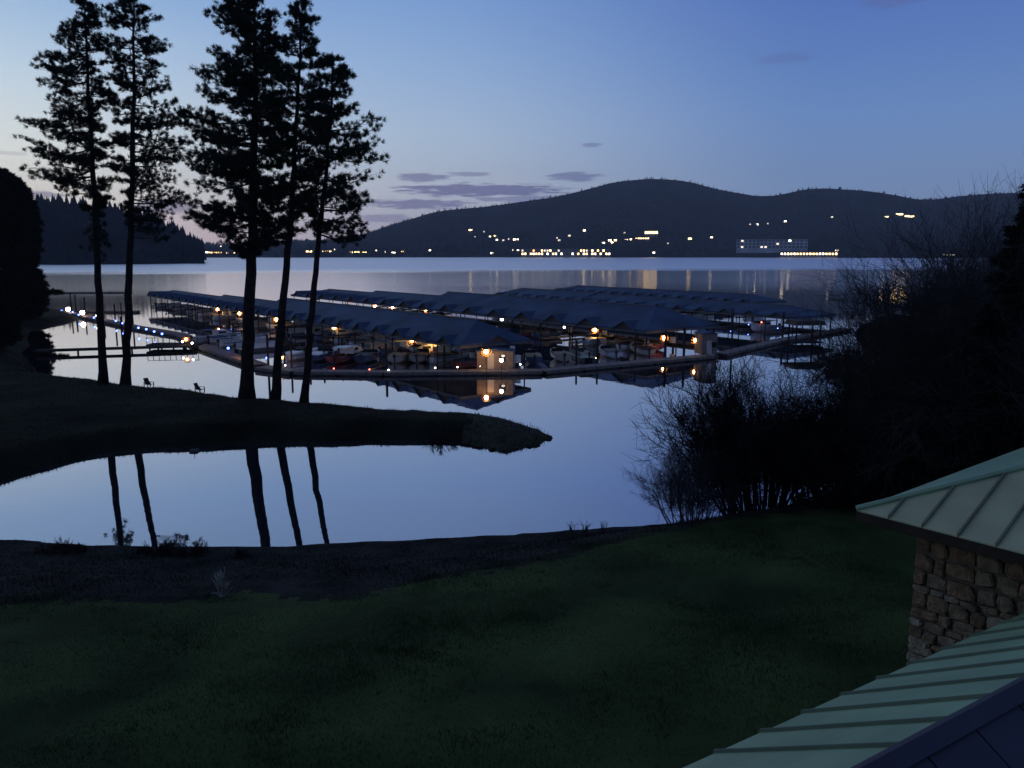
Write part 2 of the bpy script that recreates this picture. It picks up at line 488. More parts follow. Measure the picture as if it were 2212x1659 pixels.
far_hill = hill_sheet('far_mountain', far_ridge, 2900, 4700, -500, 3000, 420, 34, 'long dark mountain rising across the lake', 3, 1.25, 46, 27000, 14)
left_ridge = [(-900, 420), (-300, 425), (0, 428), (60, 440), (130, 442), (200, 450), (250, 460), (300, 468), (345, 484), (385, 504), (415, 522), (436, 545), (450, 553), (480, 560)]
left_hill = hill_sheet('wooded_point', left_ridge, 1250, 1650, -900, 440, 150, 22, 'dark wooded point rising on the left shore', 9, .8, 10, 4200, 17, 25)

def hit(u, v, sheet):
    """first point of a hillside met along a line of sight"""
    d = ray(u, v)
    P = sheet.reshape(-1, 3)
    az = np.arctan2(sheet[:, 0, 0], sheet[:, 0, 1]); a = math.atan2(d.x, d.y)
    i = int(np.clip(np.searchsorted(az, a), 1, len(az) - 1))
    col = sheet[i]
    dist = np.hypot(col[:, 0], col[:, 1]); tan = d.z / math.hypot(d.x, d.y)
    zl = CAM_Z + tan * dist
    for j in range(len(dist)):
        if col[j, 2] >= zl[j]:
            if j == 0: dd = dist[0]
            else:
                g0 = col[j - 1, 2] - zl[j - 1]; g1 = col[j, 2] - zl[j]; t = -g0 / max(g1 - g0, 1e-6)
                dd = dist[j - 1] + (dist[j] - dist[j - 1]) * t
            break
    else: dd = dist[0]
    hd = Vector((d.x, d.y)).normalized()
    return Vector((hd.x * dd, hd.y * dd, max(1.0, CAM_Z + tan * dd)))

# far houses with lit windows
def far_house_meshes(wd, dp, ht, rf):
    a = MB().box(-wd / 2, wd / 2, 0, dp, -12, ht).mesh('wall', 'far_wall')
    b = MB().prism([(-wd / 2 - .6, ht), (wd / 2 + .6, ht), (0, ht + rf)], 'y', -.6, dp + .6).mesh('roof', 'far_roof')
    return a, b
FH = [far_house_meshes(12, 9, 6, 3.5), far_house_meshes(16, 10, 7, 4), far_house_meshes(9, 8, 5, 3)]
WINM = {}
def win_mesh(wd, ht, m):
    k = (wd, ht, m)
    if k not in WINM: WINM[k] = MB().box(-wd / 2, wd / 2, -.25, 0.05, 0, ht).mesh('window', m)
    return WINM[k]
def far_house(u, v, size, wm_, label, group, sheet=None):
    p = hit(u, v, far_hill if sheet is None else sheet)
    wd, ht = size[0] * 1.9, size[1] * 1.7
    kind = 1 if wd > 9 else (0 if wd > 5 else 2)
    toward = Vector((-p.x, -p.y)).normalized()
    base = Vector((p.x + toward.x * 22, p.y + toward.y * 22, max(p.z - ht / 2 - 1.2, .6)))
    t = thing('house', label, 'house', base, math.atan2(-toward.x, toward.y) + math.pi, group)
    add_obj('wall', FH[kind][0], t); add_obj('roof', FH[kind][1], t)
    top = (7, 6, 5)[0 if kind == 1 else (1 if kind == 0 else 2)]
    add_obj('window', win_mesh(wd, min(ht, top), wm_), t, (0, -.1, .8))
    return t
zz5 = lambda x, y: (737.3 + x / 3, 353.9 + y / 3)
zz6 = lambda x, y: (1474.7 + x / 3, 353.9 + y / 3)
zz9 = lambda x, y: (368.7 + x * .2333, 501.4 + y * .2333)
LH = 'house with one lit window on the dark mountainside across the lake'
GH = 'lit houses on the mountainside'
for (x, y, s, m_) in [(865, 472, 3, 'win_dim'), (925, 440, 3, 'win_dim'), (962, 472, 5, 'win_white'), (995, 468, 5, 'win_yellow'), (1008, 492, 4, 'win_white'), (1050, 495, 4, 'win_dim'),
                      (1085, 488, 4, 'win_dim'), (1122, 490, 5, 'win_white'), (1142, 490, 4, 'win_white'), (1575, 432, 5, 'win_white'), (1478, 465, 5, 'win_dim'), (1398, 480, 3, 'win_dim'), (1412, 495, 5, 'win_dim'),
                      (1698, 512, 6, 'win_white'), (1740, 495, 6, 'win_white'), (1775, 494, 6, 'win_yellow'), (1758, 509, 6, 'win_white'), (1845, 492, 7, 'win_white'), (1880, 488, 6, 'win_yellow'),
                      (2118, 515, 3, 'win_dim'), (1835, 447, 3, 'win_dim')]:
    far_house(*zz5(x, y), (s, s * .75), m_, LH, GH)
for (x, y, s, m_) in [(47, 483, 7, 'win_yellow'), (187, 478, 5, 'win_white'), (437, 392, 3, 'win_dim'), (482, 393, 5, 'win_white'), (552, 388, 3, 'win_dim'), (665, 373, 5, 'win_white'), (968, 345, 4, 'win_dim'),
                      (1000, 563, 5, 'win_white')]:
    far_house(*zz6(x, y), (s, s * .75), m_, LH, GH)
for (x, y, s) in [(1315, 343, 12), (1405, 325, 15), (1455, 337, 10), (1484, 340, 10)]:
    far_house(*zz6(x, y), (s, 6), 'win_yellow', 'brightly lit house high on the right shoulder of the mountain', 'bright houses high on the mountain')
far_house(*zz5(837, 425), (8, 7), 'win_yellow', 'house with a single bright yellow window standing alone above a row of dim hillside houses', None)
LS = 'lit house at the waterline of the far shore'
for (x, y, s, m_) in [(75, 570, 10, 'win_yellow'), (102, 570, 9, 'win_yellow'), (147, 572, 9, 'win_yellow'), (172, 560, 4, 'win_warm'), (222, 563, 5, 'win_white'), (285, 572, 7, 'win_white'), (338, 575, 7, 'win_white'),
                      (390, 567, 9, 'win_warm'), (575, 560, 4, 'win_white'), (975, 578, 5, 'win_white'), (1115, 558, 3, 'win_white'), (1145, 560, 4, 'win_white'), (2025, 575, 4, 'win_white')]:
    far_house(*zz5(x, y), (s, s * .7), m_, LS, 'lit houses along the far waterline')
for (x, y, s, m_) in [(290, 172, 3, 'win_white'), (335, 187, 5, 'win_white'), (365, 145, 8, 'win_orange'), (365, 187, 8, 'win_warm'), (415, 190, 6, 'win_warm'), (455, 190, 6, 'win_warm'), (467, 130, 8, 'win_white'),
                      (510, 195, 6, 'win_warm'), (545, 195, 6, 'win_warm'), (590, 190, 7, 'win_warm'), (655, 172, 3, 'win_dim'), (1212, 172, 4, 'win_yellow'), (1268, 180, 6, 'win_yellow'), (1300, 180, 6, 'win_yellow'),
                      (1418, 178, 7, 'win_warm'), (1445, 178, 6, 'win_warm'), (1477, 180, 5, 'win_yellow'), (1520, 160, 3, 'win_white')]:
    far_house(*zz9(x, y), (s, s * .7), m_, LS, 'lit houses along the far waterline')
for (x, y, s) in [(1705, 590, 9), (1742, 592, 10)]:
    far_house(*zz6(x, y), (s, 4), 'win_dim', 'dimly lit lakeside house half hidden by bare branches', 'dim lakeside houses')

def far_building(name, u0, u1, vtop, vbot, dist, wallm, label, cat, floors, cols, lit, roof_h=4):
    """long building facing the camera across the lake; lit = {(floor, column): material}"""
    um = (u0 + u1) / 2
    d = ray(um, (vtop + vbot) / 2); hd = Vector((d.x, d.y)).normalized()
    wd = (u1 - u0) / F * dist * 1.0; z0 = CAM_Z + dist * ray(um, vbot).z / math.hypot(ray(um, vbot).x, ray(um, vbot).y)
    z1 = CAM_Z + dist * ray(um, vtop).z / math.hypot(ray(um, vtop).x, ray(um, vtop).y)
    z0 = max(z0, 1.0); ht = max(z1 - z0, 5)
    t = thing(name, label, cat, (hd.x * dist, hd.y * dist, z0), math.atan2(-hd.x, hd.y))
    MB().box(-wd / 2, wd / 2, 0, 16, -14, ht).build('wall', wallm, t)
    MB().prism([(-1, ht), (17, ht), (13, ht + roof_h), (3, ht + roof_h)], 'x', -wd / 2 - 1, wd / 2 + 1).build('roof', 'far_roof', t)
    cw = wd / cols; fh = ht / floors
    for f in range(floors):
        for c in range(cols):
            mm = lit.get((f, c), 'glass_dark')
            k = .58 if mm != 'glass_dark' else .6
            add_obj('window', win_mesh(round(cw * k, 2), round(fh * .55, 2), mm), t, (-wd / 2 + cw * (c + .5), -.1, fh * (f + .25)))
    return t
lit = {}
r_ = random.Random(3)
for c in range(32):
    if r_.random() < .72: lit[(0, c)] = r_.choice(['win_yellow', 'win_warm', 'win_white', 'win_white'])
    if r_.random() < .45: lit[(1, c)] = r_.choice(['win_warm', 'win_orange', 'win_yellow', 'win_dim'])
far_building('lakeside_hotel', 1127, 1317, 538, 552, 2840, 'far_wall', 'long brightly lit lakeside hotel at the foot of the mountain', 'hotel', 2, 32, lit)
lit = {(0, c): r_.choice(['win_yellow', 'win_white', 'win_warm']) for c in range(18)}
far_building('boathouse', 1693, 1801, 545, 552, 2840, 'far_wall', 'low lakeside building with a row of bright yellow windows', 'building', 1, 18, lit, 3)
lit = {(0, 1): 'win_dim', (2, 1): 'win_dim', (0, 6): 'win_dim', (0, 7): 'win_dim', (2, 13): 'win_white', (1, 10): 'win_dim'}
far_building('apartment_block', 1598, 1736, 517, 537, 2860, 'pale_block', 'wide pale apartment block with few lit windows on far shore', 'building', 3, 18, lit, 2)
lit = {(0, c): 'win_yellow' for c in range(6)}
p = hit(1407, 503, far_hill)
far_building('hill_lodge', 1393, 1421, 498, 507, p.length - 60, 'far_wall', 'bright yellow lodge glowing on the mountainside above the hotel', 'lodge', 1, 6, lit, 5)
lit = {(0, c): 'win_yellow' for c in range(8)}
p = hit(1387, 515, far_hill)
far_building('terrace_house', 1373, 1402, 513, 517, p.length - 50, 'far_wall', 'low wide house with yellow windows just below the glowing lodge', 'house', 1, 6, lit, 3)

# ------------------------------------------------------------------ near land: lawn and bank
shore_px = [(-700, 1140), (-300, 1150), (0, 1164), (200, 1177), (540, 1182), (700, 1175), (1000, 1160), (1400, 1135), (1560, 1124)]
shore = [tuple(at_z(u, v)[:2]) for u, v in shore_px] + [(16, 46), (23, 52), (31, 62), (40, 80), (50, 108), (57, 130), (64, 150), (84, 190), (160, 230), (160, -58), (-90, -58), (-90, 40)]
def land_h(x, y):
    P = np.stack([np.ravel(x), np.ravel(y)], axis=1)
    d = poly_sdf(P, shore)
    x = P[:, 0]; y = P[:, 1]
    bw = 12.0 - np.clip((x + 6) * .33, 0, 6.2)
    h = 2.45 * sstep((d + .8) / bw * .85) + np.clip(d - bw, 0, 40) * np.interp(y, [38, 52], [.135, .02])
    h += np.clip(d, 0, 4) / 4 * (vnoise(x, y, 5, 5) * .14 + vnoise(x, y, 1.7, 6) * .05)
    h = np.where(d < 0, d * .3, np.maximum(h, d * .04)) + vnoise(x, y, 1.3, 7) * .03
    return h, d, d - bw
gx = np.arange(-70, 80, .42); gy = np.arange(-20, 170, .42)
X, Y = np.meshgrid(gx, gy, indexing='ij')
H, D, L = land_h(X, Y)
V = np.stack([X.ravel(), Y.ravel(), H], axis=1)
idx = np.arange(X.size).reshape(X.shape)
Fq = np.stack([idx[:-1, :-1], idx[1:, :-1], idx[1:, 1:], idx[:-1, 1:]], axis=-1).reshape(-1, 4)
fd = D[Fq].max(axis=1); fl = (L[Fq].mean(axis=1) + vnoise(V[Fq[:, 0], 0], V[Fq[:, 0], 1], 2.5, 8) * 1.1 + rng.normal(0, .25, len(Fq)))
keep = fd > -1.5
is_lawn = (fl > 0) & (V[Fq[:, 0], 1] < 46)
for nm, sel, mt, lb in (('lawn', keep & is_lawn, 'grass', 'dark green lawn sloping down to the shore'), ('bank', keep & ~is_lawn, 'bank', 'dark rough bank between lawn and water')):
    fs = Fq[sel]; un, inv = np.unique(fs.ravel(), return_inverse=True)
    tag(add_obj(nm, np_mesh(nm, V[un], inv.reshape(-1, 4), mt, smooth=True)), lb, None, kind='structure')
def ground(x, y): return float(land_h(np.array([x]), np.array([y]))[0][0])

def blades(name, n, xr, yr, test, hgt, wd, mt, label, seed):
    r = np.random.default_rng(seed)
    x = r.uniform(*xr, n); y = yr[0] + (yr[1] - yr[0]) * r.uniform(0, 1, n) ** 1.0
    h, d, l = land_h(x, y)
    ok = test(x, y, d, l); x, y, h = x[ok], y[ok], h[ok]; n = len(x)
    a = r.uniform(0, 6.28, n); hh = hgt * r.uniform(.5, 1.4, n) * (1 + .5 * vnoise(x, y, 3, 11)); ww = wd * r.uniform(.6, 1.3, n)
    lean = r.normal(0, .35, (n, 2)) * hh[:, None]
    P = np.stack([x, y, h - .02], axis=1); s = np.stack([np.cos(a) * ww, np.sin(a) * ww, 0 * a], axis=1)
    T = P + np.concatenate([lean, hh[:, None]], axis=1)
    Vb = np.stack([P - s, P + s, T], axis=1).reshape(-1, 3)
    ob = add_obj(name, np_mesh(name, Vb, np.arange(len(Vb)).reshape(-1, 3), mt))
    return tag(ob, label, 'grass', kind='stuff')
blades('grass', 330000, (-24, 16), (8, 36), lambda x, y, d, l: (l > -.6) & (np.abs(x) < y * .72 + 3), .075, .011, 'blade', 'short dark green lawn grass', 21)
blades('tall_grass', 150000, (-24, 16), (8, 36), lambda x, y, d, l: (l > -.8) & (np.abs(x) < y * .72 + 3) & (vnoise(x, y, 1.1, 33) + .6 * vnoise(x, y, .35, 34) > .42), .13, .012, 'blade', 'longer tufts standing out of the lawn grass', 23)
blades('bank_growth', 60000, (-32, 16), (26, 50), lambda x, y, d, l: (l < .3) & (d > .3), .12, .018, 'bank', 'rough dark growth on the bank above the water', 22)

# ------------------------------------------------------------------ the spit with the pines
near_px = [(1196, 946), (1160, 962), (1120, 971), (1085, 974), (1050, 968), (1000, 958), (940, 951), (800, 952), (650, 955), (500, 960), (330, 966), (210, 981), (100, 1011), (0, 1043), (-200, 1100)]
far_px = [(75, 796), (210, 813), (330, 826), (440, 836), (520, 850), (660, 859), (830, 872), (940, 878), (1060, 892), (1110, 906), (1160, 925)]
spit = [tuple(at_z(u, v)[:2]) for u, v in near_px]
spit += [(-75, 44), (-170, 44), (-170, 215), (-112, 205), (-99, 185), (-96, 160), (-86, 142), (-79, 131), (-75, 122), (-68, 112)]
for i, (u, v) in enumerate(far_px):
    q = at_z(u, v, 1.15 if i < 8 else 1.15 - (i - 7) * .28); spit.append((q.x, q.y + 1.2))
def spit_h(x, y):
    P = np.stack([np.ravel(x), np.ravel(y)], axis=1)
    d = poly_sdf(P, spit)
    h = 1.15 * sstep((d + .3) / 3.6) + .25 * sstep((d - 3) / 8) + np.clip(d, 0, 2) / 2 * (vnoise(P[:, 0], P[:, 1], 4, 15) * .12 + vnoise(P[:, 0], P[:, 1], 1.1, 16) * .06)
    return np.where(d < 0, d * .35, h) + vnoise(P[:, 0], P[:, 1], .9, 17) * .035, d
gx = np.arange(-172, 8, .7); gy = np.arange(38, 218, .7)
X, Y = np.meshgrid(gx, gy, indexing='ij')
H, D = spit_h(X, Y)
V = np.stack([X.ravel(), Y.ravel(), H], axis=1)
idx = np.arange(X.size).reshape(X.shape)
Fq = np.stack([idx[:-1, :-1], idx[1:, :-1], idx[1:, 1:], idx[:-1, 1:]], axis=-1).reshape(-1, 4)
fs = Fq[D[Fq].max(axis=1) > -1.4]; un, inv = np.unique(fs.ravel(), return_inverse=True)
fx = V[fs[:, 0], 0] + vnoise(V[fs[:, 0], 0], V[fs[:, 0], 1], 2, 19)
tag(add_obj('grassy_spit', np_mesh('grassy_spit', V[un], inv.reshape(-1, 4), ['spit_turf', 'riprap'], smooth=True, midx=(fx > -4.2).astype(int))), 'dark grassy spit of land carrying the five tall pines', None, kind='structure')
def spit_g(x, y): return float(spit_h(np.array([x]), np.array([y]))[0][0])
# rough grass fringing the spit
r = np.random.default_rng(31); n = 60000
x = r.uniform(-70, 6, n); y = r.uniform(48, 110, n); h, d = spit_h(x, y)
ok = (d > .1) & ((d < 3.5) | (r.uniform(0, 1, n) < .35)); x, y, h = x[ok], y[ok], h[ok]; n = len(x)
a = r.uniform(0, 6.28, n); hh = r.uniform(.06, .26, n) * (1 + 1.1 * (d[ok] < .9)); P = np.stack([x, y, h - .03], axis=1); s = np.stack([np.cos(a) * .03, np.sin(a) * .03, 0 * a], axis=1)
T = P + np.stack([r.normal(0, .08, n), r.normal(0, .08, n), hh], axis=1)
Vb = np.stack([P - s, P + s, T], axis=1).reshape(-1, 3)
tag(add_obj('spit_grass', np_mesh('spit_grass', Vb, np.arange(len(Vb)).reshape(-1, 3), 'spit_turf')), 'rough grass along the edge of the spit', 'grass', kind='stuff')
# stones round the tip of the spit
def rock_mesh(seed, m_):
    r = random.Random(seed); b = MB().ball((0, 0, 0), 1, .7, 7, 4)
    b.v = [(x * r.uniform(.75, 1.15), y * r.uniform(.75, 1.15), z * r.uniform(.7, 1.1)) for x, y, z in b.v]
    return b.mesh('rock', m_)
RM = [rock_mesh(i, 'riprap') for i in range(4)]
r = random.Random(5); cnt = 0; Pn = np.array(spit)
tip = [at_z(u, v) for u, v in ((1196, 946), (1160, 962), (1120, 971), (1085, 974), (1050, 968), (1000, 958))]
for i in range(34):
    t = r.random() * (len(tip) - 1); k = int(t); q = tip[k].lerp(tip[k + 1], t - k)
    rk = add_obj('rock', RM[r.randrange(4)], None, (q.x + r.uniform(-.3, .1), q.y + r.uniform(.1, .9), r.uniform(0, .12)), r.random() * 6)
    s_ = r.uniform(.14, .42); rk.scale = (s_ * 1.2, s_, s_ * .8)
    tag(rk, 'small rough rock at the water on the tip of the spit', 'rock', 'rocks round the tip of the spit')

# ------------------------------------------------------------------ pines
def pine(base_px, bz, trunk_px, r0, crown, n_br, label, seed, dens=1.0, extra=()):
    """trunk_px: [(u,v)] up the trunk; crown: [(v, u_left, u_right)]"""
    r = np.random.default_rng(seed)
    b = at_z(*base_px, bz); dist = b.y
    b.z = spit_g(b.x, b.y) - .25
    def wp(u, v):
        d = ray(u, v); s = dist / d.y
        return np.array([d.x * s, dist, CAM_Z + d.z * s])
    tp = [np.array(b)] + [wp(u, v) for u, v in trunk_px]
    off = np.cumsum(r.normal(0, .12, len(tp))); 
    for i in range(1, len(tp)): tp[i][1] += off[i]
    zs = np.array([q[2] for q in tp])
    top = zs[-1]
    fine = np.linspace(zs[0], top, 26)
    tx = np.interp(fine, zs, [q[0] for q in tp]) + np.concatenate([[0], r.normal(0, .05, 25)]); ty = np.interp(fine, zs, [q[1] for q in tp])
    rad = r0 * (1 - (fine - zs[0]) / (top - zs[0])) ** .75 + .03
    rad[0] *= 1.45; rad[1] *= 1.12
    o = thing('pine_tree', label, 'tree', (b.x, b.y, b.z))
    org = np.array(b)
    tb = MB().tube([np.array([tx[i], ty[i], fine[i]]) - org for i in range(26)], list(rad), 10)
    cz = np.array([wp(1106, c[0])[2] for c in crown])[::-1]
    cl = np.array([(wp(c[1], c[0])[0]) for c in crown])[::-1]; crr = np.array([(wp(c[2], c[0])[0]) for c in crown])[::-1]
    A = []; Bb = []; RA = []; RB = []; P = []; Dn = []
    for i in range(n_br):
        z = cz[0] + (cz[-1] - cz[0]) * (i + r.uniform(0, 1)) / n_br
        cx = np.interp(z, fine, tx); cy = np.interp(z, fine, ty)
        le = cx - np.interp(z, cz, cl); re = np.interp(z, cz, crr) - cx
        ph = r.uniform(0, 2 * math.pi); c_ = math.cos(ph)
        side = re if c_ > 0 else le
        avg = max(.5 * (re + le), .3)
        ln = max(.35, (abs(c_) * side + (1 - abs(c_)) * avg)) * r.uniform(.66, 1.12)
        rise = r.uniform(-.22, .30)
        p0 = np.array([cx, cy, z]); d = np.array([c_, math.sin(ph), rise])
        mid = p0 + d * ln * .55 + np.array([0, 0, -.06 * ln]); end = p0 + d * ln + np.array([0, 0, .10 * ln])
        rr = .035 + .012 * ln
        for (q0, q1, a0, a1) in ((p0, mid, rr, rr * .65), (mid, end, rr * .65, .015)):
            A.append(q0); Bb.append(q1); RA.append(a0); RB.append(a1)
        nc = int((6 + ln * 5.4) * dens)
        for k in range(nc):
            t = r.uniform(.18, 1.0) ** .7
            q = p0 + (mid - p0) * min(t / .55, 1) + (end - mid) * max(0, (t - .55) / .45)
            sw = (.16 + .13 * ln) * (1.15 - .55 * t)
            q2 = q + np.array([r.normal(0, sw), r.normal(0, sw), r.normal(.05, sw * .38)])
            A.append(q); Bb.append(q2); RA.append(.014); RB.append(.008)
            P.append(q2); dd = q2 - p0; dd = dd / max(np.linalg.norm(dd), .1); Dn.append(dd * .7 + np.array([0, 0, .45]))
    for (u, v, su, sv, cnt_) in extra:          # hanging clumps low on the trunk
        q = wp(u, v); cx = np.interp(q[2], fine, tx)
        for k in range(cnt_):
            q2 = q + np.array([r.normal(0, su * dist / F), r.normal(0, .5), r.normal(0, sv * dist / F)])
            zc = q2[2] + r.uniform(0, .6); p0 = np.array([np.interp(zc, fine, tx), np.interp(zc, fine, ty), zc])
            A.append(p0); Bb.append(q2); RA.append(.02); RB.append(.008)
            P.append(q2); Dn.append(np.array([r.normal(0, .4), r.normal(0, .4), -.1]))
    V_, F_ = tubes3(np.array(A) - org, np.array(Bb) - org, np.array(RA), np.array(RB))
    b0 = len(tb.v)
    trunk = tb.build('trunk', 'bark', o, smooth=True)
    add_obj('limbs', np_mesh('limbs', V_, F_, 'bark'), o)
    P = np.array(P) - org
    Vn, Fn = needles(P, np.array(Dn), 36, .36, .028, .62)
    add_obj('crown', np_mesh('crown', Vn, Fn, 'needles'), o)
    return o
pine((222, 826), 1.25, [(216, 600), (206, 400), (196, 250), (186, 60), (183, -18)], .40,
     [(-18, 175, 190), (0, 168, 200), (60, 150, 226), (130, 108, 222), (200, 95, 235), (260, 90, 238), (340, 62, 240), (400, 105, 240), (440, 160, 235), (470, 190, 225)], 118,
     'slender pine with a leaning trunk, next to the dark round tree on the spit', 101, 1.0, [(216, 505, 12, 20, 60), (205, 320, 14, 12, 30)])
pine((270, 823), 1.25, [(276, 600), (281, 400), (285, 200), (287, 60), (290, -30)], .42,
     [(-30, 272, 310), (0, 255, 320), (60, 222, 350), (150, 240, 357), (190, 232, 350), (240, 238, 410), (300, 245, 402), (350, 252, 385), (400, 265, 385), (440, 285, 392), (490, 280, 340)], 112,
     'slender straight pine with an airy crown, second from the dark round tree', 102, .92, [(325, 462, 14, 12, 40), (345, 505, 14, 10, 26)])
pine((533, 856), 1.25, [(538, 700), (545, 500), (550, 300), (552, 120), (548, -45)], .60,
     [(-45, 520, 575), (-10, 492, 588), (50, 478, 600), (100, 445, 612), (150, 430, 622), (200, 440, 625), (240, 410, 632), (300, 412, 625), (340, 402, 640), (400, 418, 612), (450, 420, 612), (500, 428, 612), (530, 450, 605), (556, 530, 590)], 175,
     'largest dark pine with the thickest trunk on the spit', 103, 1.3)
pine((592, 856), 1.25, [(606, 700), (627, 480), (640, 250), (648, 100), (652, 2)], .40,
     [(2, 640, 662), (40, 615, 690), (80, 600, 702), (150, 598, 695), (200, 600, 690), (260, 590, 690), (350, 588, 670), (440, 600, 665), (520, 600, 660)], 112,
     'right leaning pine pressed against the largest pine', 104, .95)
pine((655, 858), 1.25, [(672, 680), (692, 480), (701, 390), (715, 220), (716, 122)], .34,
     [(122, 702, 726), (160, 670, 760), (220, 664, 772), (280, 664, 812), (350, 650, 832), (400, 640, 800), (450, 650, 812), (490, 690, 800), (512, 720, 790)], 118,
     'shortest pine of the five, leaning right with long right hand boughs', 105, 1.0)

def leafy(name, label, base, h, prof, n, mt, seed, nl=26, ll=.34, lw=.05, stem=.25, cat='tree'):
    """dense evergreen: prof [(t, radius)] ; clumps of small leaves through the volume"""
    r = np.random.default_rng(seed)
    o = thing(name, label, cat, base)
    MB().tube([(0, 0, -.3), (.1, 0, h * .5), (0, .1, h * .95)], [stem, stem * .6, .03], 8).build('trunk', 'bark', o)
    t = r.uniform(0, 1, n); rr = np.interp(t, [p_[0] for p_ in prof], [p_[1] for p_ in prof]) * np.sqrt(r.uniform(.25, 1, n)) * r.uniform(.88, 1.1, n)
    a = r.uniform(0, 6.28, n)
    P = np.stack([np.cos(a) * rr, np.sin(a) * rr, t * h + r.normal(0, .1, n)], axis=1)
    Dd = np.stack([np.cos(a), np.sin(a), np.full(n, .35)], axis=1)
    Vn, Fn = needles(P, Dd, nl, ll, lw, .6)
    add_obj('crown', np_mesh('crown', Vn, Fn, mt), o)
    return o, P
q = Vector((-106.5, 172, 0))
leafy('dense_tree', 'rounded black evergreen tree at the left end of the spit', (q.x, q.y, spit_g(q.x, q.y)), 30.6,
      [(0, 3.5), (.05, 6.0), (.2, 6.4), (.36, 5.2), (.5, 6.0), (.7, 6.3), (.85, 5.2), (.94, 3.4), (1, .8)], 5200, 'dark_leaf', 41, 26, .8, .12, stem=.45)
leafy('dense_tree', 'low black evergreen shrub where the gangway meets the spit', (-79, 117, spit_g(-79, 117)), 10.5,
      [(0, 4.0), (.1, 6.2), (.35, 6.0), (.6, 5.2), (.8, 4.4), (1, 1.2)], 2600, 'dark_leaf', 42, 26, .55, .09, stem=.3)
# low bough of that tree, reaching out over the water
o = bpy.data.objects['dense_tree']
bb = np.array([[3.0 + k * .24, -1, 5.6 + .0 * k] for k in range(34)]) + rng.normal(0, .42, (34, 3)) * np.linspace(1, .25, 34)[:, None]
Vn, Fn = needles(np.repeat(bb, 4, axis=0), np.tile(np.array([[.8, 0, .1]]), (136, 1)), 22, .7, .1, .5)
add_obj('bough', np_mesh('bough', Vn, Fn, 'dark_leaf'), o)

# ------------------------------------------------------------------ bare shrubs
def shrub(name, label, base, h, w, stems, kids, seed, tw, mt, lean=(0, 0), cat='shrub', levels=4, group=None, l0=.55):
    r = np.random.default_rng(seed)
    o = thing(name, label, cat, base, 0, group)
    n = stems
    a = r.uniform(0, 6.28, n); rad = np.sqrt(r.uniform(0, 1, n)) * w * .28
    A = np.stack([np.cos(a) * rad, np.sin(a) * rad, np.full(n, -.3)], axis=1)
    spread = r.uniform(.05, 1, n)
    d = np.stack([np.cos(a) * spread * w / h * .75 + lean[0], np.sin(a) * spread * w / h * .75 + lean[1], np.ones(n)], axis=1)
    d /= np.linalg.norm(d, axis=1, keepdims=True)
    L = h * l0 * r.uniform(.75, 1.2, n)
    R0 = np.full(n, tw * 5.5)
    AA = []; BB = []; RA = []; RB = []
    for lv in range(levels):
        bend = r.normal(0, .12, A.shape); M_ = A + d * L[:, None] * .5
        d2 = d + bend + np.array([0, 0, .10]); d2 /= np.linalg.norm(d2, axis=1, keepdims=True)
        E = M_ + d2 * L[:, None] * .5
        rm = R0 * .75; re = R0 * .5
        AA += [A, M_]; BB += [M_, E]; RA += [R0, rm]; RB += [rm, re]
        if lv == levels - 1: break
        k = kids[lv]
        t = r.uniform(.25, 1.0, (len(A), k)); t[:, 0] = 1.0
        tt = t[..., None]
        S = np.where(tt < .5, A[:, None] + (M_ - A)[:, None] * (tt * 2), M_[:, None] + (E - M_)[:, None] * (tt * 2 - 1))
        nd_ = d2[:, None] * .75 + r.normal(0, .48, (len(A), k, 3)) + np.array([0, 0, .12])
        nd_ /= np.linalg.norm(nd_, axis=2, keepdims=True)
        A = S.reshape(-1, 3); d = nd_.reshape(-1, 3)
        L = np.repeat(L, k) * r.uniform(.38, .66, len(A)); R0 = np.maximum(np.repeat(re, k) * .8, tw)
    V_, F_ = tubes3(np.concatenate(AA), np.concatenate(BB), np.concatenate(RA), np.concatenate(RB))
    add_obj('branches', np_mesh('branches', V_, F_, mt), o)
    return o
def gp(u, v, Yd):
    d = ray(u, v); s = Yd / d.y; x = d.x * s
    return (x, Yd, ground(x, Yd))
shrub('bare_shrub', 'pale misty leafless shrub at the water below the lawn', gp(1495, 1130, 41.5), 4.7, 4.6, 44, (6, 7, 7), 51, .006, 'twig_pale')
shrub('bare_shrub', 'broad black leafless thicket beside the pale shrub', gp(1645, 1110, 42), 7.4, 7.4, 74, (6, 6, 6), 52, .012, 'twig')
shrub('bare_shrub', 'black leafless thicket behind the metal roof corner', gp(1800, 1110, 40), 5.2, 6.6, 64, (6, 6, 6), 53, .013, 'twig')
shrub('bare_tree', 'large dark leafless tree rising behind the metal roof', gp(1990, 1080, 38), 10.6, 7.2, 64, (6, 6, 7), 54, .012, 'twig_mid', cat='tree')
shrub('bare_tree', 'dark leafless tree between the large bare tree and the spruce', gp(2110, 1060, 36), 11.6, 7.5, 55, (6, 6, 7), 55, .012, 'twig_mid', cat='tree')
shrub('bare_tree', 'tall thin pale leafless tree whose top shows against the sky beside the spruce', gp(2130, 1000, 46), 15.0, 4.0, 56, (7, 8, 8), 56, .010, 'twig_pale', cat='tree')
shrub('bare_tree', 'sparse leafless tree leaning over the water towards the marina', gp(1880, 1050, 46), 10.8, 5.0, 26, (6, 7, 7), 57, .009, 'twig_mid', cat='tree')
shrub('bare_shrub', 'taller sparse leafless shrub rising out of the broad black thicket', gp(1655, 1110, 43.5), 8.8, 7.0, 34, (6, 7, 6), 60, .009, 'twig_mid')
shrub('bare_shrub', 'low leafless shrub on the shore by the marina walkway', gp(1835, 800, 104), 5.0, 9, 26, (6, 6, 5), 58, .02, 'twig')
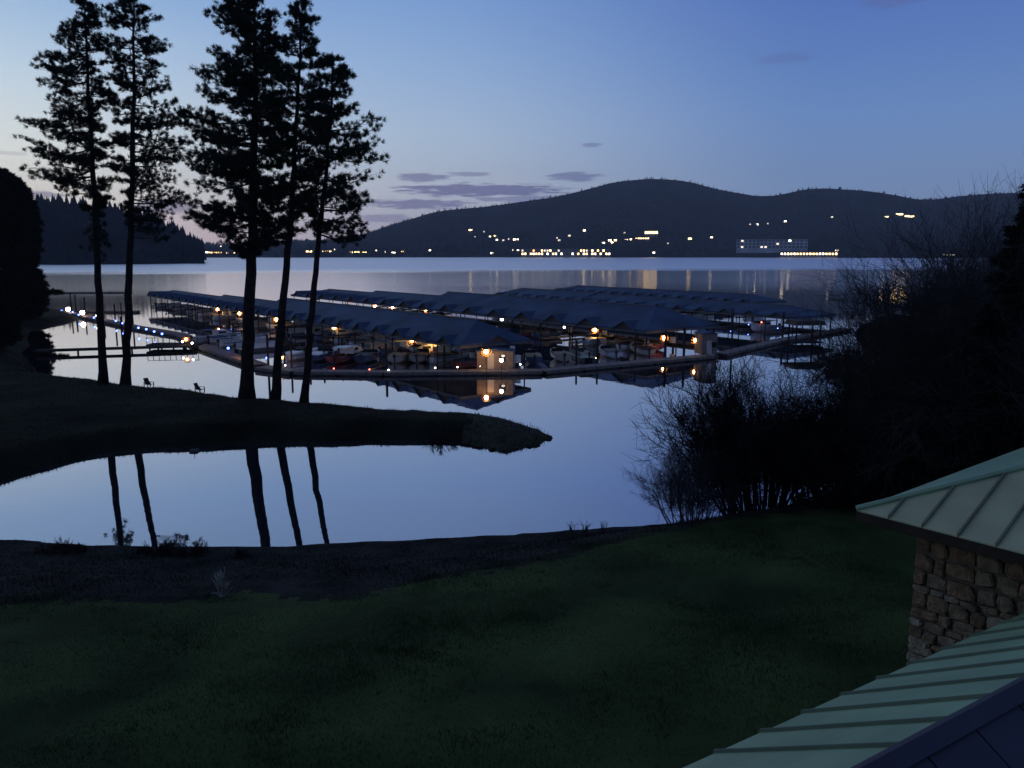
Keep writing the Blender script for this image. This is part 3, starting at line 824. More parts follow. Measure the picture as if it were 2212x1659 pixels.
shrub('bare_shrub', 'low leafless shrub on the bank between thicket and marina shore', gp(1880, 880, 72), 4.2, 8, 30, (6, 6, 5), 59, .016, 'twig')
# dark spruce at the right edge
gx_, gy_, gz_ = gp(2186, 1000, 34)
o = thing('spruce_tree', 'dark spruce with a pointed top at the right of the bare trees', 'tree', (gx_, gy_, gz_))
hS = 15 - gz_ + (547 - 372) * 34 / F
MB().tube([(0, 0, -.3), (0, 0, hS * .6), (0, 0, hS)], [.22, .12, .02], 8).build('trunk', 'bark', o)
P = []; Dd = []
r = np.random.default_rng(61)
for i in range(330):
    t = (i / 330) ** .9; z = hS * (1 - .93 * t) ; ln = (.16 + 3.6 * t ** .8) * r.uniform(.6, 1.1); a = r.uniform(0, 6.28)
    for k in range(int(4 + ln * 7)):
        s_ = r.uniform(.1, 1); q = np.array([math.cos(a) * ln * s_, math.sin(a) * ln * s_, z - .30 * ln * s_ + .22 * ln * s_ * s_]); P.append(q + r.normal(0, .05 + .05 * ln, 3)); Dd.append([math.cos(a) * .8, math.sin(a) * .8, -.25])
Vn, Fn = needles(np.array(P), np.array(Dd), 20, .26, .03, .5)
add_obj('crown', np_mesh('crown', Vn, Fn, 'dark_leaf'), o)
# small shrubs along the water's edge
for (u, v, h_, w_, sd_) in ((125, 1182, .9, 1.6, 71), (160, 1184, .7, 1.1, 72), (345, 1190, 1.0, 1.3, 73), (375, 1192, .7, 1.1, 74), (412, 1192, 1.0, 1.3, 75), (300, 1190, .6, 1.0, 76), (520, 1194, .6, 1.0, 77)):
    q = at_z(u, v, .4)
    shrub('waterside_shrub', 'small twiggy shrub at the water\'s edge below the bank', (q.x, q.y, ground(q.x, q.y)), h_, w_, 16, (5, 5, 5), sd_, .007, 'twig', group='small shrubs along the near waterline', levels=4)
for (u, v, sd_) in ((1238, 1152, 78), (1262, 1151, 79), (1302, 1149, 80)):
    q = at_z(u, v, .2)
    shrub('reed_clump', 'thin upright reeds at the near water\'s edge', (q.x, q.y, ground(q.x, q.y)), 1.1, .35, 9, (2, 2), sd_, .006, 'twig_pale', cat='reeds', levels=2, group='reeds at the near waterline')
q = at_z(955, 955, .3)
shrub('bare_shrub', 'small bare shrub overhanging the water on the near side of the spit', (q.x, q.y + .8, spit_g(q.x, q.y + .8)), 1.5, 2.6, 22, (5, 5, 4), 81, .009, 'twig')
q = at_z(480, 1287, 2.4)
shrub('dry_stalk', 'small pale dry stalk at the top of the bank', (q.x, q.y, ground(q.x, q.y)), .95, .16, 26, (3,), 82, .016, 'pale_stalk', cat='plant', levels=2, l0=.8)

# ------------------------------------------------------------------ lawn chairs on the spit
def chair(u, v, rot, label):
    q = at_z(u, v, 1.3); t = thing('lawn_chair', label, 'chair', (q.x, q.y, spit_g(q.x, q.y) - .01), rot)
    for k in range(5): MB().box(-.28 + k * .115, -.28 + k * .115 + .1, -.30, .22, .34, .37).build('seat_slat', 'pile', t)
    for k in range(5):
        x0 = -.28 + k * .115
        MB().poly([(x0, .20, .36), (x0 + .1, .20, .36), (x0 + .1, .50, 1.0), (x0, .50, 1.0), (x0, .23, .34), (x0 + .1, .23, .34), (x0 + .1, .53, .98), (x0, .53, .98)],
                  (0, 1, 2, 3), (7, 6, 5, 4), (0, 4, 5, 1), (3, 2, 6, 7), (0, 3, 7, 4), (1, 5, 6, 2)).build('back_slat', 'pile', t)
    for sx in (-1, 1):
        MB().box(sx * .36 - .05, sx * .36 + .05, -.32, .34, .56, .59).build('armrest', 'pile', t)
        MB().box(sx * .36 - .03, sx * .36 + .03, -.30, -.22, 0, .56).build('leg', 'pile', t)
        MB().box(sx * .36 - .03, sx * .36 + .03, .26, .34, 0, .56).build('leg', 'pile', t)
chair(322, 832, R(60), 'dark slatted lawn chair on the spit beside the second pine')
chair(432, 843, R(75), 'dark slatted lawn chair on the spit closer to the largest pine')
# mooring float in the inlet
q = at_z(420, 975)
t = thing('mooring_float', 'small dark mooring float with a short mast in the inlet', 'float', (q.x, q.y, 0))
MB().box(-.32, .32, -.3, .3, -.08, .16, .04).build('base', 'float', t); MB().tube([(0, 0, .1), (0, 0, .55)], [.03, .02], 6).build('mast', 'pile', t)

# ------------------------------------------------------------------ marina
dvec = Vector((.565, -.825, 0)).normalized(); nvec = Vector((.825, .565, 0)).normalized()
ROT = math.atan2(dvec.y, dvec.x)
def lamp(name, pos, mt, label, cat='lamp', group=None, r=.20, power=0, col=(1, .6, .25), base_z=-1.6, arm=.05, hood=True):
    t = thing(name, label, cat, (pos[0], pos[1], base_z), 0, group)
    hz = pos[2] - base_z
    MB().tube([(0, 0, 0), (0, 0, hz - r)], [arm, arm * .8], 6).build('post', 'pile', t)
    MB().ball((0, 0, hz), r * (.8 if mt in ('lamp_warm', 'lamp_amber') else 1), 1, 10, 6).build('globe', mt, t, smooth=True)
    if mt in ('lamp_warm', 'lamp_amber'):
        MB().ball((0, 0, hz), r * 1.9, 1, 14, 10).build('halo_shell', 'amber_halo', t, smooth=True); r = r * 1.25  # oversized shell added to give the lamp an orange halo
    if hood: MB().tube([(0, 0, hz + r * .9), (0, 0, hz + r * 1.25)], [r * 1.25, r * .3], 8).build('cap', 'black', t)
    return t
GABLE = {}
def gable_meshes(hw, hh, back):
    k = (round(hw, 2), round(hh, 2), round(back, 2))
    if k not in GABLE:
        g = MB().prism([(-hw, .02), (hw, .02), (0, hh - .06)], 'y', -.45, -.38).mesh('gable_wall', 'gable_dark')
        o = .25
        rf = MB().poly([(-hw - o, -.75, -o * hh / hw), (0, -.75, hh), (hw + o, -.75, -o * hh / hw), (-hw - o, .1, -o * hh / hw + .02), (0, back, hh), (hw + o, .1, -o * hh / hw + .02),
                        (-hw - o, -.75, -o * hh / hw + .14), (0, -.75, hh + .14), (hw + o, -.75, -o * hh / hw + .14), (-hw - o, .1, -o * hh / hw + .16), (0, back, hh + .14), (hw + o, .1, -o * hh / hw + .16)],
                       (0, 1, 4, 3), (1, 2, 5, 4), (6, 9, 10, 7), (7, 10, 11, 8), (0, 6, 7, 1), (1, 7, 8, 2), (0, 3, 9, 6), (2, 8, 11, 5), (3, 4, 10, 9), (4, 5, 11, 10)).mesh('gable_roof', 'marina_roof')
        GABLE[k] = (g, rf)
    return GABLE[k]
ROWS = []
def slip_row(label, S, E, unit, depth, ez, secs, hip, gh, doc_label, end_gable=False):
    """secs: [(share of the length, ridge height)] roof sections stepping along the row"""
    S = Vector(S); E = Vector(E); dv = (E - S); L0 = dv.length; dv.normalize(); rot = math.atan2(dv.y, dv.x)
    n = max(1, round(L0 / unit)); unit = L0 / n; L_ = L0
    t = thing('covered_slip_row', label, 'boathouse', (S.x, S.y, 0), rot)
    Wd = depth; th = .22; ov = .5
    xa = 0; done = 0; bounds = []
    for si, (share, rz) in enumerate(secs):
        done += share; xb = L_ if si == len(secs) - 1 else round(done * n) * unit
        dz = -.02 * si if si else 0
        x0 = xa - (ov if si == 0 else -.01); x1 = xb + (ov if si == len(secs) - 1 else -.01); y0, y1 = -ov, Wd + ov
        h0 = hip if si == 0 else .02; h1 = hip if si == len(secs) - 1 else .02
        pts = [(x0, y0, ez), (x1, y0, ez), (x1, y1, ez), (x0, y1, ez), (x0 + h0, Wd / 2, rz), (x1 - h1, Wd / 2, rz)]
        rf = MB().poly([(p_[0], p_[1], p_[2] + th) for p_ in pts] + pts, (0, 1, 5, 4), (2, 3, 4, 5), (1, 2, 5), (3, 0, 4), (6, 10, 11, 7), (8, 11, 10, 9), (7, 11, 8), (9, 10, 6),
                       (0, 6, 7, 1), (1, 7, 8, 2), (2, 8, 9, 3), (3, 9, 6, 0)).build('roof', 'marina_roof', t)
        MB().tube([(x0 + h0, Wd / 2, rz + th + .03), (x1 - h1, Wd / 2, rz + th + .03)], [.12, .12], 6).build('ridge_cap', 'fascia', rf)
        bounds.append((xa, xb, (rz - ez) / (Wd / 2 + ov))); xa = xb
    x0, x1, y0, y1 = -ov, L_ + ov, -ov, Wd + ov
    MB().box(x0 + .02, x1 - .02, y0 + .03, y0 + .12, ez - .32, ez - .01).build('fascia', 'fascia', t)
    MB().box(x0 + .02, x1 - .02, y1 - .12, y1 - .03, ez - .32, ez - .01).build('fascia', 'fascia', t)
    MB().box(x0 + .03, x0 + .12, y0 + .14, y1 - .14, ez - .32, ez - .01).build('fascia', 'fascia', t)
    MB().box(x1 - .12, x1 - .03, y0 + .14, y1 - .14, ez - .32, ez - .01).build('fascia', 'fascia', t)
    hw = unit * .27; gh = gh * .8
    for i in range(n):
        xc = unit * (i + .5)
        sl = [b_[2] for b_ in bounds if b_[0] <= xc <= b_[1] + .01][0]
        gm = gable_meshes(hw, gh, gh / sl - .3)
        g = add_obj('gable_wall', gm[0], t, (xc, -.05, ez)); add_obj('gable_roof', gm[1], g)
    if end_gable:
        gm = gable_meshes(2.0, gh, gh / ((secs[-1][1] - ez) / hip) - .3)
        g = add_obj('gable_wall', gm[0], t, (L_ + .05, Wd * .5, ez), math.pi / 2); add_obj('gable_roof', gm[1], g)
    pm = MB().tube([(0, 0, -1.2), (0, 0, ez - .02)], [.11, .10], 6).mesh('post', 'pile')
    for i in range(n + 1):
        for yy_ in ((.25, Wd - .25) if Wd < 14 else (.25, Wd * .5 - 1.1, Wd - .25)): add_obj('post', pm, t, (min(max(unit * i, .1), L_ - .1), yy_, 0))
    # the floating dock under it: walkway at the back of the slips
    d_ = thing('floating_dock', doc_label, 'dock', (S.x, S.y, 0), rot)
    w0 = Wd - 2.4
    MB().box(-.8, L_ - .4, w0, w0 + 1.8, .22, .50).build('walkway', 'dock_deck', d_)
    MB().box(-.7, L_ - .5, w0 + .1, w0 + 1.7, -.3, .22).build('pontoon', 'float', d_)
    fm = MB().box(-.5, .5, 0, w0 - .31, .20, .47).mesh('finger', 'dock_deck')
    for i in range(n): add_obj('finger', fm, d_, (unit * i, .3, 0))
    ROWS.append((S, dv, n, unit, Wd, rot, ez))
    return t
slip_row('longest blue roofed covered slip row facing the pine spit', (-102, 227, 0), (-6.5, 101.5, 0), 6.0, 10.6, 3.4, [(.30, 4.5), (.25, 5.0), (.45, 5.9)], 4.5, 1.25, 'floating dock with fingers under the longest covered slip row', True)
slip_row('covered slip row with wide gables just behind the longest row', (-61, 225, 0), (20, 119.5, 0), 8.2, 16, 3.5, [(.22, 4.9), (.3, 5.4), (.48, 6.4)], 6, 1.5, 'floating dock with fingers under the wide gabled slip row')
slip_row('third covered slip row, between the wide gabled row and the farthest one', (-5, 227, 0), (51, 146, 0), 6.2, 12, 3.4, [(.4, 5.1), (.6, 4.9)], 5, 1.0, 'floating dock with fingers under the third slip row')
slip_row('farthest covered slip row with a line of small dark gables', (13, 253, 0), (57, 190, 0), 5.0, 11, 3.4, [(1, 4.8)], 5, .95, 'floating dock with fingers under the farthest slip row')

# boats
def boat_proto(kind):
    L_, bw = {'cruiser': (8.2, 1.35), 'runabout': (6.4, 1.15), 'pontoon': (7.0, 1.25)}[kind]
    parts = []
    if kind == 'pontoon':
        b = MB()
        for sx in (-1, 1): b.tube([(sx * .85, -L_ / 2, .12), (sx * .85, L_ / 2 - .6, .12), (sx * .85, L_ / 2, .35)], [.32, .32, .06], 10)
        parts.append(('hull', b.mesh('hull', 'fascia'), []))
        parts.append(('deck', MB().box(-bw, bw, -L_ / 2, L_ / 2 - .3, .44, .54).mesh('deck', 'boat_cream'), []))
        rl = MB().box(-bw, -bw + .05, -L_ / 2 + .4, L_ / 2 - .5, .54, 1.2).box(bw - .05, bw, -L_ / 2 + .4, L_ / 2 - .5, .54, 1.2).box(-bw + .05, bw - .05, L_ / 2 - .55, L_ / 2 - .5, .54, 1.2)
        parts.append(('fence', rl.mesh('fence', 'boat_white'), []))
        parts.append(('seat', MB().box(-bw + .1, -bw + .7, -1.5, 1.8, .54, .95).box(bw - .7, bw - .1, -1.5, 1.2, .54, .95).mesh('seat', 'boat_cream'), []))
        cp = MB().prism([(-bw, 2.25), (-bw * .6, 2.45), (bw * .6, 2.45), (bw, 2.25), (bw * .6, 2.40), (-bw * .6, 2.40)], 'y', -2.2, .8)
        for sx in (-1, 1):
            for yy_ in (-2.0, .6): cp.tube([(sx * (bw - .03), yy_, .6), (sx * (bw - .06), yy_, 2.26)], [.025, .025], 5)
        parts.append(('canopy', cp.mesh('canopy', 'canvas'), []))
    else:
        secs = [(-L_ / 2, 1.0, .0, .95), (-L_ / 4, 1.0, -.1, .97), (L_ * .1, .98, -.1, 1.05), (L_ * .3, .78, .02, 1.18), (L_ * .43, .42, .25, 1.30), (L_ / 2, .03, .85, 1.40)]
        b = MB(); n = 5
        for (y_, w_, kz, sz) in secs:
            w2 = w_ * bw
            for (fx_, fz) in ((-1, 1), (-.88, .45), (0, 0), (.88, .45), (1, 1)): b.v.append((fx_ * w2, y_, kz + (sz - kz) * fz))
        for i in range(len(secs) - 1):
            for k in range(n - 1): b.f.append((i * n + k, i * n + k + 1, (i + 1) * n + k + 1, (i + 1) * n + k))
        b.f.append((0, 1, 2, 3, 4)); b.f.append(tuple((len(secs) - 1) * n + k for k in (4, 3, 2, 1, 0)))
        parts.append(('hull', b.mesh('hull', 'boat_white', True), []))
        dk = MB()
        for (y_, w_, kz, sz) in secs[2:]: dk.v += [(-w_ * bw * .96, y_, sz - .03), (w_ * bw * .96, y_, sz - .03)]
        for i in range(3): dk.f.append((i * 2, i * 2 + 1, i * 2 + 3, i * 2 + 2))
        parts.append(('deck', dk.mesh('deck', 'boat_cream'), []))
        parts.append(('cockpit', MB().box(-bw * .86, bw * .86, -L_ / 2 + .1, L_ * .1, .35, .50).mesh('cockpit', 'boat_cream'), []))
        parts.append(('stripe', MB().box(-bw * 1.005, -bw * .99, -L_ / 2 + .1, L_ * .08, .72, .84).box(bw * .99, bw * 1.005, -L_ / 2 + .1, L_ * .08, .72, .84).mesh('stripe', 'boat_blue'), []))
        if kind == 'cruiser':
            cb = MB().prism([(-.4, 1.0), (2.9, 1.12), (2.2, 1.62), (1.2, 1.98), (-.4, 2.02)], 'x', -bw * .78, bw * .78).mesh('cabin', 'boat_white')
            parts.append(('cabin', cb, [('windshield', MB().prism([(2.18, 1.66), (1.26, 1.99), (1.34, 2.03), (2.26, 1.70)], 'x', -bw * .7, bw * .7).mesh('windshield', 'glass_dark')),
                                        ('side_window', MB().box(-bw * .79, -bw * .77, -.1, 1.2, 1.45, 1.8).mesh('side_window', 'glass_dark')), ('side_window', MB().box(bw * .77, bw * .79, -.1, 1.2, 1.45, 1.8).mesh('side_window', 'glass_dark'))]))
            parts.append(('canopy', MB().prism([(-2.6, 2.0), (-.45, 2.06), (-.45, 2.12), (-2.6, 2.06)], 'x', -bw * .75, bw * .75).tube([(-bw * .7, -2.5, .9), (-bw * .7, -2.5, 2.02)], [.03, .03], 5).tube([(bw * .7, -2.5, .9), (bw * .7, -2.5, 2.02)], [.03, .03], 5).mesh('canopy', 'canvas'), []))
            parts.append(('bow_rail', MB().tube([(-.9, 2.2, 1.65), (-.5, 3.4, 1.8), (0, 4.0, 1.85), (.5, 3.4, 1.8), (.9, 2.2, 1.65)], [.02] * 5, 5).tube([(0, 3.95, 1.35), (0, 4.0, 1.85)], [.02, .02], 5).mesh('bow_rail', 'plastic_white'), []))
        else:
            parts.append(('windshield', MB().prism([(1.2, 1.05), (.55, 1.55), (.60, 1.58), (1.28, 1.08)], 'x', -bw * .8, bw * .8).mesh('windshield', 'glass_dark'), []))
            parts.append(('seat', MB().box(-bw * .7, -.15, -1.2, -.6, .5, 1.15).box(.15, bw * .7, -1.2, -.6, .5, 1.15).mesh('seat', 'canvas'), []))
            parts.append(('boat_cover', MB().prism([(-L_ / 2 + .1, .97), (-.8, 1.02), (-.8, 1.25), (-L_ / 2 + .2, 1.10)], 'x', -bw * .95, bw * .95).mesh('boat_cover', 'canvas_blue'), []))
    om = MB().box(-.16, .16, -L_ / 2 - .5, -L_ / 2 - .08, .85, 1.35, .03).box(-.07, .07, -L_ / 2 - .35, -L_ / 2 - .15, -.3, .85)
    parts.append(('outboard_motor', om.mesh('outboard_motor', 'black'), []))
    return parts
PROTO = {k: boat_proto(k) for k in ('cruiser', 'runabout', 'pontoon')}
HULLC = {'white': 'boat_white', 'navy': 'boat_blue', 'cream': 'boat_cream', 'grey': 'fascia', 'red': 'boat_red'}
COVC = {'grey': 'canvas', 'blue': 'canvas_blue', 'tan': 'canvas_tan', 'black': 'black', 'white': 'plastic_white'}
rc = random.Random(77)
def boat(kind, loc, rot, where, group):
    hc = rc.choice(['white', 'white', 'white', 'navy', 'cream', 'red'] if kind != 'pontoon' else ['white', 'grey', 'cream']); cc = rc.choice(list(COVC))
    label = {'cruiser': f'{hc} hulled cabin cruiser with {cc} canopy {where}', 'runabout': f'small {hc} hulled runabout with {cc} cover {where}', 'pontoon': f'pontoon boat with {hc} side panels and {cc} canopy {where}'}[kind]
    t = thing('motorboat' if kind != 'pontoon' else 'pontoon_boat', label, 'boat', loc, rot, group)
    for nm, me, sub in PROTO[kind]:
        p_ = add_obj(nm, me, t)
        c_ = HULLC[hc] if nm == ('fence' if kind == 'pontoon' else 'hull') else (COVC[cc] if nm in ('canopy', 'boat_cover') else None)
        if c_: p_.material_slots[0].link = 'OBJECT'; p_.material_slots[0].material = MATS[c_]
        for sn, sm in sub: add_obj(sn, sm, p_)
    return t
KN = {'cruiser': 'white cabin cruiser', 'runabout': 'small white runabout', 'pontoon': 'pontoon boat with canopy'}
RN = ['in the longest covered slip row', 'in the wide gabled slip row', 'in the third slip row', 'in the farthest slip row']
rb = random.Random(12)
for ri, (S, dv, n, unit, Wd, rot, ez) in enumerate(ROWS):
    nv = Vector((-dv.y, dv.x, 0))
    for i in range(n):
        if ri >= 2 and i % 2: continue
        if rb.random() < (.16 if ri < 2 else .3): continue
        k = rb.choice(['cruiser', 'runabout', 'pontoon', 'cruiser', 'runabout'])
        if unit < 5.5 and k == 'cruiser': k = 'runabout'
        for off in ((unit * .5,) if unit < 7 else (unit * .30, unit * .70)):
            if unit > 7 and rb.random() < .25: continue
            p_ = S + dv * (unit * i + off) + nv * (4.1 + rb.uniform(-.3, .3))
            bow = rb.random() < .7
            if off != unit * .5 and k == 'cruiser': k = 'runabout'
            boat(k, (p_.x, p_.y, .02), rot + (0 if bow else math.pi), f'moored {RN[ri]}', f'{k}s {RN[ri]}')

# outer walkway round the marina
def deck_run(name, pts, wd, z, label, mt, cat='dock', plank=None):
    t = thing(name, label, cat, (pts[0][0], pts[0][1], 0))
    o0 = Vector((pts[0][0], pts[0][1], 0))
    for a, b in zip(pts[:-1], pts[1:]):
        a = Vector((a[0], a[1], 0)); b = Vector((b[0], b[1], 0)); d = (b - a); L_ = d.length; d.normalize(); nn = Vector((-d.y, d.x, 0)); rot = math.atan2(d.y, d.x)
        k = max(1, round(L_ / 6.0)); sl = L_ / k
        me = MB().box(.02, sl - .02, -wd / 2, wd / 2, z - .12, z).mesh('deck_section', mt)
        m2 = MB().box(.02, sl - .02, -wd / 2 - .05, -wd / 2 - .002, z - .34, z + .02).box(.02, sl - .02, wd / 2 + .002, wd / 2 + .05, z - .34, z + .02).mesh('edge_board', 'timber')
        m3 = MB().box(.3, sl - .3, -wd / 2 + .1, wd / 2 - .1, -.3, z - .13).mesh('pontoon', 'float')
        for i in range(k):
            q = a + d * (i * sl) - o0
            s_ = add_obj('deck_section', me, t, (q.x, q.y, 0), rot); add_obj('edge_board', m2, s_); add_obj('pontoon', m3, s_)
    return t
pw = lambda u, v: tuple(at_z(u, v, .45)[:2])
deck_run('marina_walkway', [pw(566, 792), pw(640, 801), pw(830, 803), pw(1170, 800), pw(1540, 767)], 2.2, .5, 'long floating walkway along the front of the marina', 'dock_deck')
deck_run('marina_walkway', [pw(1556, 764), pw(1690, 733), pw(1830, 709)], 2.0, .5, 'walkway leading from the marina to the shore behind the thicket', 'dock_deck')
deck_run('marina_walkway', [pw(560, 788), pw(434, 746), pw(392, 722), pw(290, 705), pw(128, 671)], 2.0, .55, 'reddish floating walkway lined with small blue lights', 'dock_red')
deck_run('breakwater_walkway', [tuple(at_z(60, 632, .4)[:2]), tuple(at_z(285, 631, .4)[:2])], 2.5, .5, 'distant breakwater walkway beyond the blue lights', 'dock_deck')
deck_run('breakwater_walkway', [tuple(at_z(70, 671, .4)[:2]), tuple(at_z(120, 671, .4)[:2]), tuple(at_z(300, 672, .4)[:2])], 2.0, .5, 'dark walkway joining the blue light walkway to the covered slips', 'dock_deck')
# gangway from the shore with rails
g0 = Vector(pw(78, 760) + (0,)); g1 = Vector(pw(425, 749) + (0,))
gd = (g1 - g0); gL = gd.length
t = thing('gangway', 'long low dark gangway from the spit to the marina', 'gangway', (g0.x, g0.y, 0), math.atan2(gd.y, gd.x))
for i in range(8):
    MB().box(gL * i / 8 + .02, gL * (i + 1) / 8 - .02, -.8, .8, .45, .75).build('deck_section', 'pile', t)
for i in range(6): MB().tube([(gL * (i + .5) / 6, 0, -1.5), (gL * (i + .5) / 6, 0, .44)], [.14, .14], 8).build('pile', 'pile', t)

# landing with a railing at the head of the gangway
q = at_z(310, 756)
t = thing('landing_float', 'dark landing platform with a low railing where the gangway meets the walkway', 'dock', (q.x, q.y + .9, 0), R(3))
MB().box(0, 8.2, 0, 3.2, .42, .72).build('deck', 'pile', t)
for i in range(10): MB().tube([(.15 + 7.9 * i / 9, .1, .73), (.15 + 7.9 * i / 9, .1, 1.75)], [.05, .05], 6).build('rail_post', 'pile', t)
MB().box(.05, 8.15, .06, .14, 1.755, 1.82).build('handrail', 'pile', t)
for i in range(5): MB().tube([(.4 + 7.4 * i / 4, .5, -1.6), (.4 + 7.4 * i / 4, .5, .41)], [.13, .13], 7).build('pile', 'pile', t)

# mooring piles
PL = [(835, 800, 3.4, .17), (1477, 772, 4.3, .20), (1437, 775, 4.0, .18), (1580, 760, 6.5, .15), (580, 793, 4.2, .16), (498, 735, 3.6, .16), (505, 738, 3.2, .16),
      (212, 690, 4.2, .17), (225, 692, 4.0, .17), (155, 676, 5.2, .17), (165, 677, 4.6, .2), (185, 683, 4.4, .17), (250, 702, 4.4, .17), (288, 706, 4.6, .17), (264, 735, 4.0, .13), (264, 700, 4.5, .13),
      (960, 792, 3.3, .15), (1290, 780, 3.2, .15), (1245, 783, 3.0, .15), (1372, 774, 3.4, .15), (1690, 733, 4.6, .2), (630, 790, 3.6, .14), (700, 780, 3.0, .15), (740, 776, 3.0, .15), (670, 786, 2.8, .15)]
for (u, v, h_, r0) in PL:
    q = at_z(u, v)
    lb, gr = ('tall dark mooring pile standing in front of the marina walkway', 'mooring piles along the front walkway') if u > 560 else ('dark mooring pile beside the walkway with blue lights', 'mooring piles by the blue light walkway')
    t = thing('mooring_pile', lb, 'pile', (q.x, q.y, -2), 0, gr)
    MB().tube([(0, 0, 0), (0, 0, h_ + 2)], [r0, r0 * .95], 9).build('shaft', 'pile', t)
    MB().tube([(0, 0, h_ + 2), (0, 0, h_ + 2.22)], [r0 * 1.05, .02], 9).build('cap', 'black', t)

# lamps
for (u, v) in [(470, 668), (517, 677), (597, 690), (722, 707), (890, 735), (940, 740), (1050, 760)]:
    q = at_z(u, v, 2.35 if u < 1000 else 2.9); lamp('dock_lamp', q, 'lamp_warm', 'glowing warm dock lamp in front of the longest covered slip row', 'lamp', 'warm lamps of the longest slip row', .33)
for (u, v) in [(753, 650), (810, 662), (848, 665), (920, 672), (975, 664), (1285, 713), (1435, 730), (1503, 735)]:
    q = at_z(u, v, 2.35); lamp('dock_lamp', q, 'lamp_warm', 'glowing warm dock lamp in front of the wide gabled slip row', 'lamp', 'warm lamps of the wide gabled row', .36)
for (u, v) in [(1219, 707), (1283, 700), (1203, 684)]:
    q = at_z(u, v, 2.2); lamp('dock_lamp', q, 'lamp_white', 'small pale lamp under the eaves of the wide gables', 'lamp', 'small pale lamps under the wide gables', .18)
lamp('dock_lamp', at_z(1084, 649, 2.5), 'lamp_white', 'single bright white lamp at the third slip row', r=.42)
lamp('dock_lamp', at_z(1095, 686, 2.2), 'lamp_green', 'small green navigation lamp between the wide gables', r=.13)
lamp('dock_lamp', at_z(1346, 707, 2.2), 'lamp_red', 'small red lamp under the last wide gable', r=.15)
lamp('dock_lamp', at_z(1645, 696, 2.0), 'lamp_red', 'small red lamp by the walkway near the thicket', r=.14)
for (u, v) in [(1580, 678), (1617, 701), (1680, 709)]: lamp('marker_light', at_z(u, v, 1.9 if v < 690 else 1.0), 'lamp_blue', 'small blue marker light beside the walkway near the thicket', 'light', 'blue marker lights near the thicket', .11)
for (u, v) in [(147, 668), (178, 675), (212, 682)]: lamp('dock_lamp', at_z(u, v, 1.4), 'lamp_pink', 'bright white dock lamp at the far end of the blue lit walkway', 'lamp', 'white lamps of the blue lit walkway', .5)
for (u, v) in [(133, 671), (157, 674), (170, 680), (203, 686), (250, 693), (264, 698), (299, 708), (316, 711), (333, 716), (350, 721), (493, 752), (577, 773), (497, 712)]:
    lamp('marker_light', at_z(u, v, 1.05), 'lamp_blue', 'small blue marker light on the reddish walkway', 'light', 'blue marker lights along the reddish walkway', .2, base_z=-.9)
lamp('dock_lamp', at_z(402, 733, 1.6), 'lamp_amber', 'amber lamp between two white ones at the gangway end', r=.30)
for (u, v) in [(394, 738), (415, 741)]: lamp('dock_lamp', at_z(u, v, 1.3), 'lamp_white', 'small white lamp flanking the amber lamp at the gangway end', 'lamp', 'white lamps flanking the amber lamp', .14)
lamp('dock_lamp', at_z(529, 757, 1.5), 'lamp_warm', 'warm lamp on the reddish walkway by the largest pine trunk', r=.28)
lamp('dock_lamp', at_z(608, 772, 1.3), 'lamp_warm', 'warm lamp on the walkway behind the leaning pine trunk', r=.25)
lamp('dock_lamp', at_z(1083, 778, 1.95), 'lamp_pink', 'pale lamp at the end of the longest slip row', r=.24)
for (u, v) in [(839, 799), (940, 795), (988, 793), (1038, 791), (1080, 789), (1124, 787), (616, 789)]: lamp('edge_light', at_z(u, v, .62), 'lamp_white', 'tiny white edge light on the front walkway', 'light', 'white edge lights of the front walkway', .085, base_z=-.9, hood=False)
for (u, v) in [(721, 796), (798, 798)]: lamp('edge_light', at_z(u, v, .62), 'lamp_red', 'tiny red edge light on the front walkway', 'light', 'red edge lights of the front walkway', .09, base_z=-.9, hood=False)

# lit dock boxes next to the lamps
bx = MB().box(-.35, .35, -.3, .3, 0, .85, .03).mesh('chest', 'plastic_white'); bl = MB().box(-.38, .38, -.33, .33, .855, .95, .05).mesh('lid', 'plastic_white'); bs = MB().tube([(0, 0, -2.3), (0, 0, -.002)], [.12, .12], 8).mesh('stand', 'pile')
for (u, v) in [(484, 677), (531, 687), (558, 684), (742, 713), (910, 745), (957, 750), (1233, 713), (1306, 721), (1453, 735), (1020, 770), (1118, 776), (1096, 765)]:
    q = at_z(u, v, 1.3); t = thing('dock_box', 'pale dock box beside the ' + ('lamps of the longest slip row' if u < 1000 else ('lamps of the wide gabled slip row' if u > 1200 else 'pale hut of the longest row')), 'dock box', (q.x, q.y - .15, .9), ROT, 'pale dock boxes of the ' + ('longest row' if u < 1000 else ('wide gabled row' if u > 1200 else 'hut')))
    add_obj('chest', bx, t); add_obj('lid', bl, t); add_obj('stand', bs, t)

# huts at the ends of the two nearest rows
def hut(q, rot, wd, dp, ht, wm_, label, gable=1.0):
    t = thing('dock_hut', label, 'hut', (q.x, q.y, .505), rot)
    n = int(wd / .4)
    for i in range(n): MB().box(wd * i / n + .01, wd * (i + 1) / n - .01, 0, .06, 0, ht).build('plank', wm_, t)
    MB().box(0, .06, .07, dp, 0, ht).box(wd - .06, wd, .07, dp, 0, ht).box(.07, wd - .07, dp - .06, dp, 0, ht).build('side_wall', wm_, t)
    MB().prism([(-.3, ht + .005), (wd + .3, ht + .005), (wd / 2, ht + gable)], 'y', -.3, dp + .3).build('roof', 'marina_roof', t)
    MB().box(wd * .3, wd * .3 + .8, -.05, -.003, .02, 2.0).build('door', 'boat_cream', t)
    w_ = MB().box(wd * .62, wd * .62 + .8, -.05, -.003, 1.0, 1.8).build('window', 'glass_dark', t)
    return t
hut(at_z(1030, 797, .5), R(-2), 4.6, 2.0, 2.3, 'hut_wall', 'pale wooden hut on the walkway at the end of the longest slip row', .3)
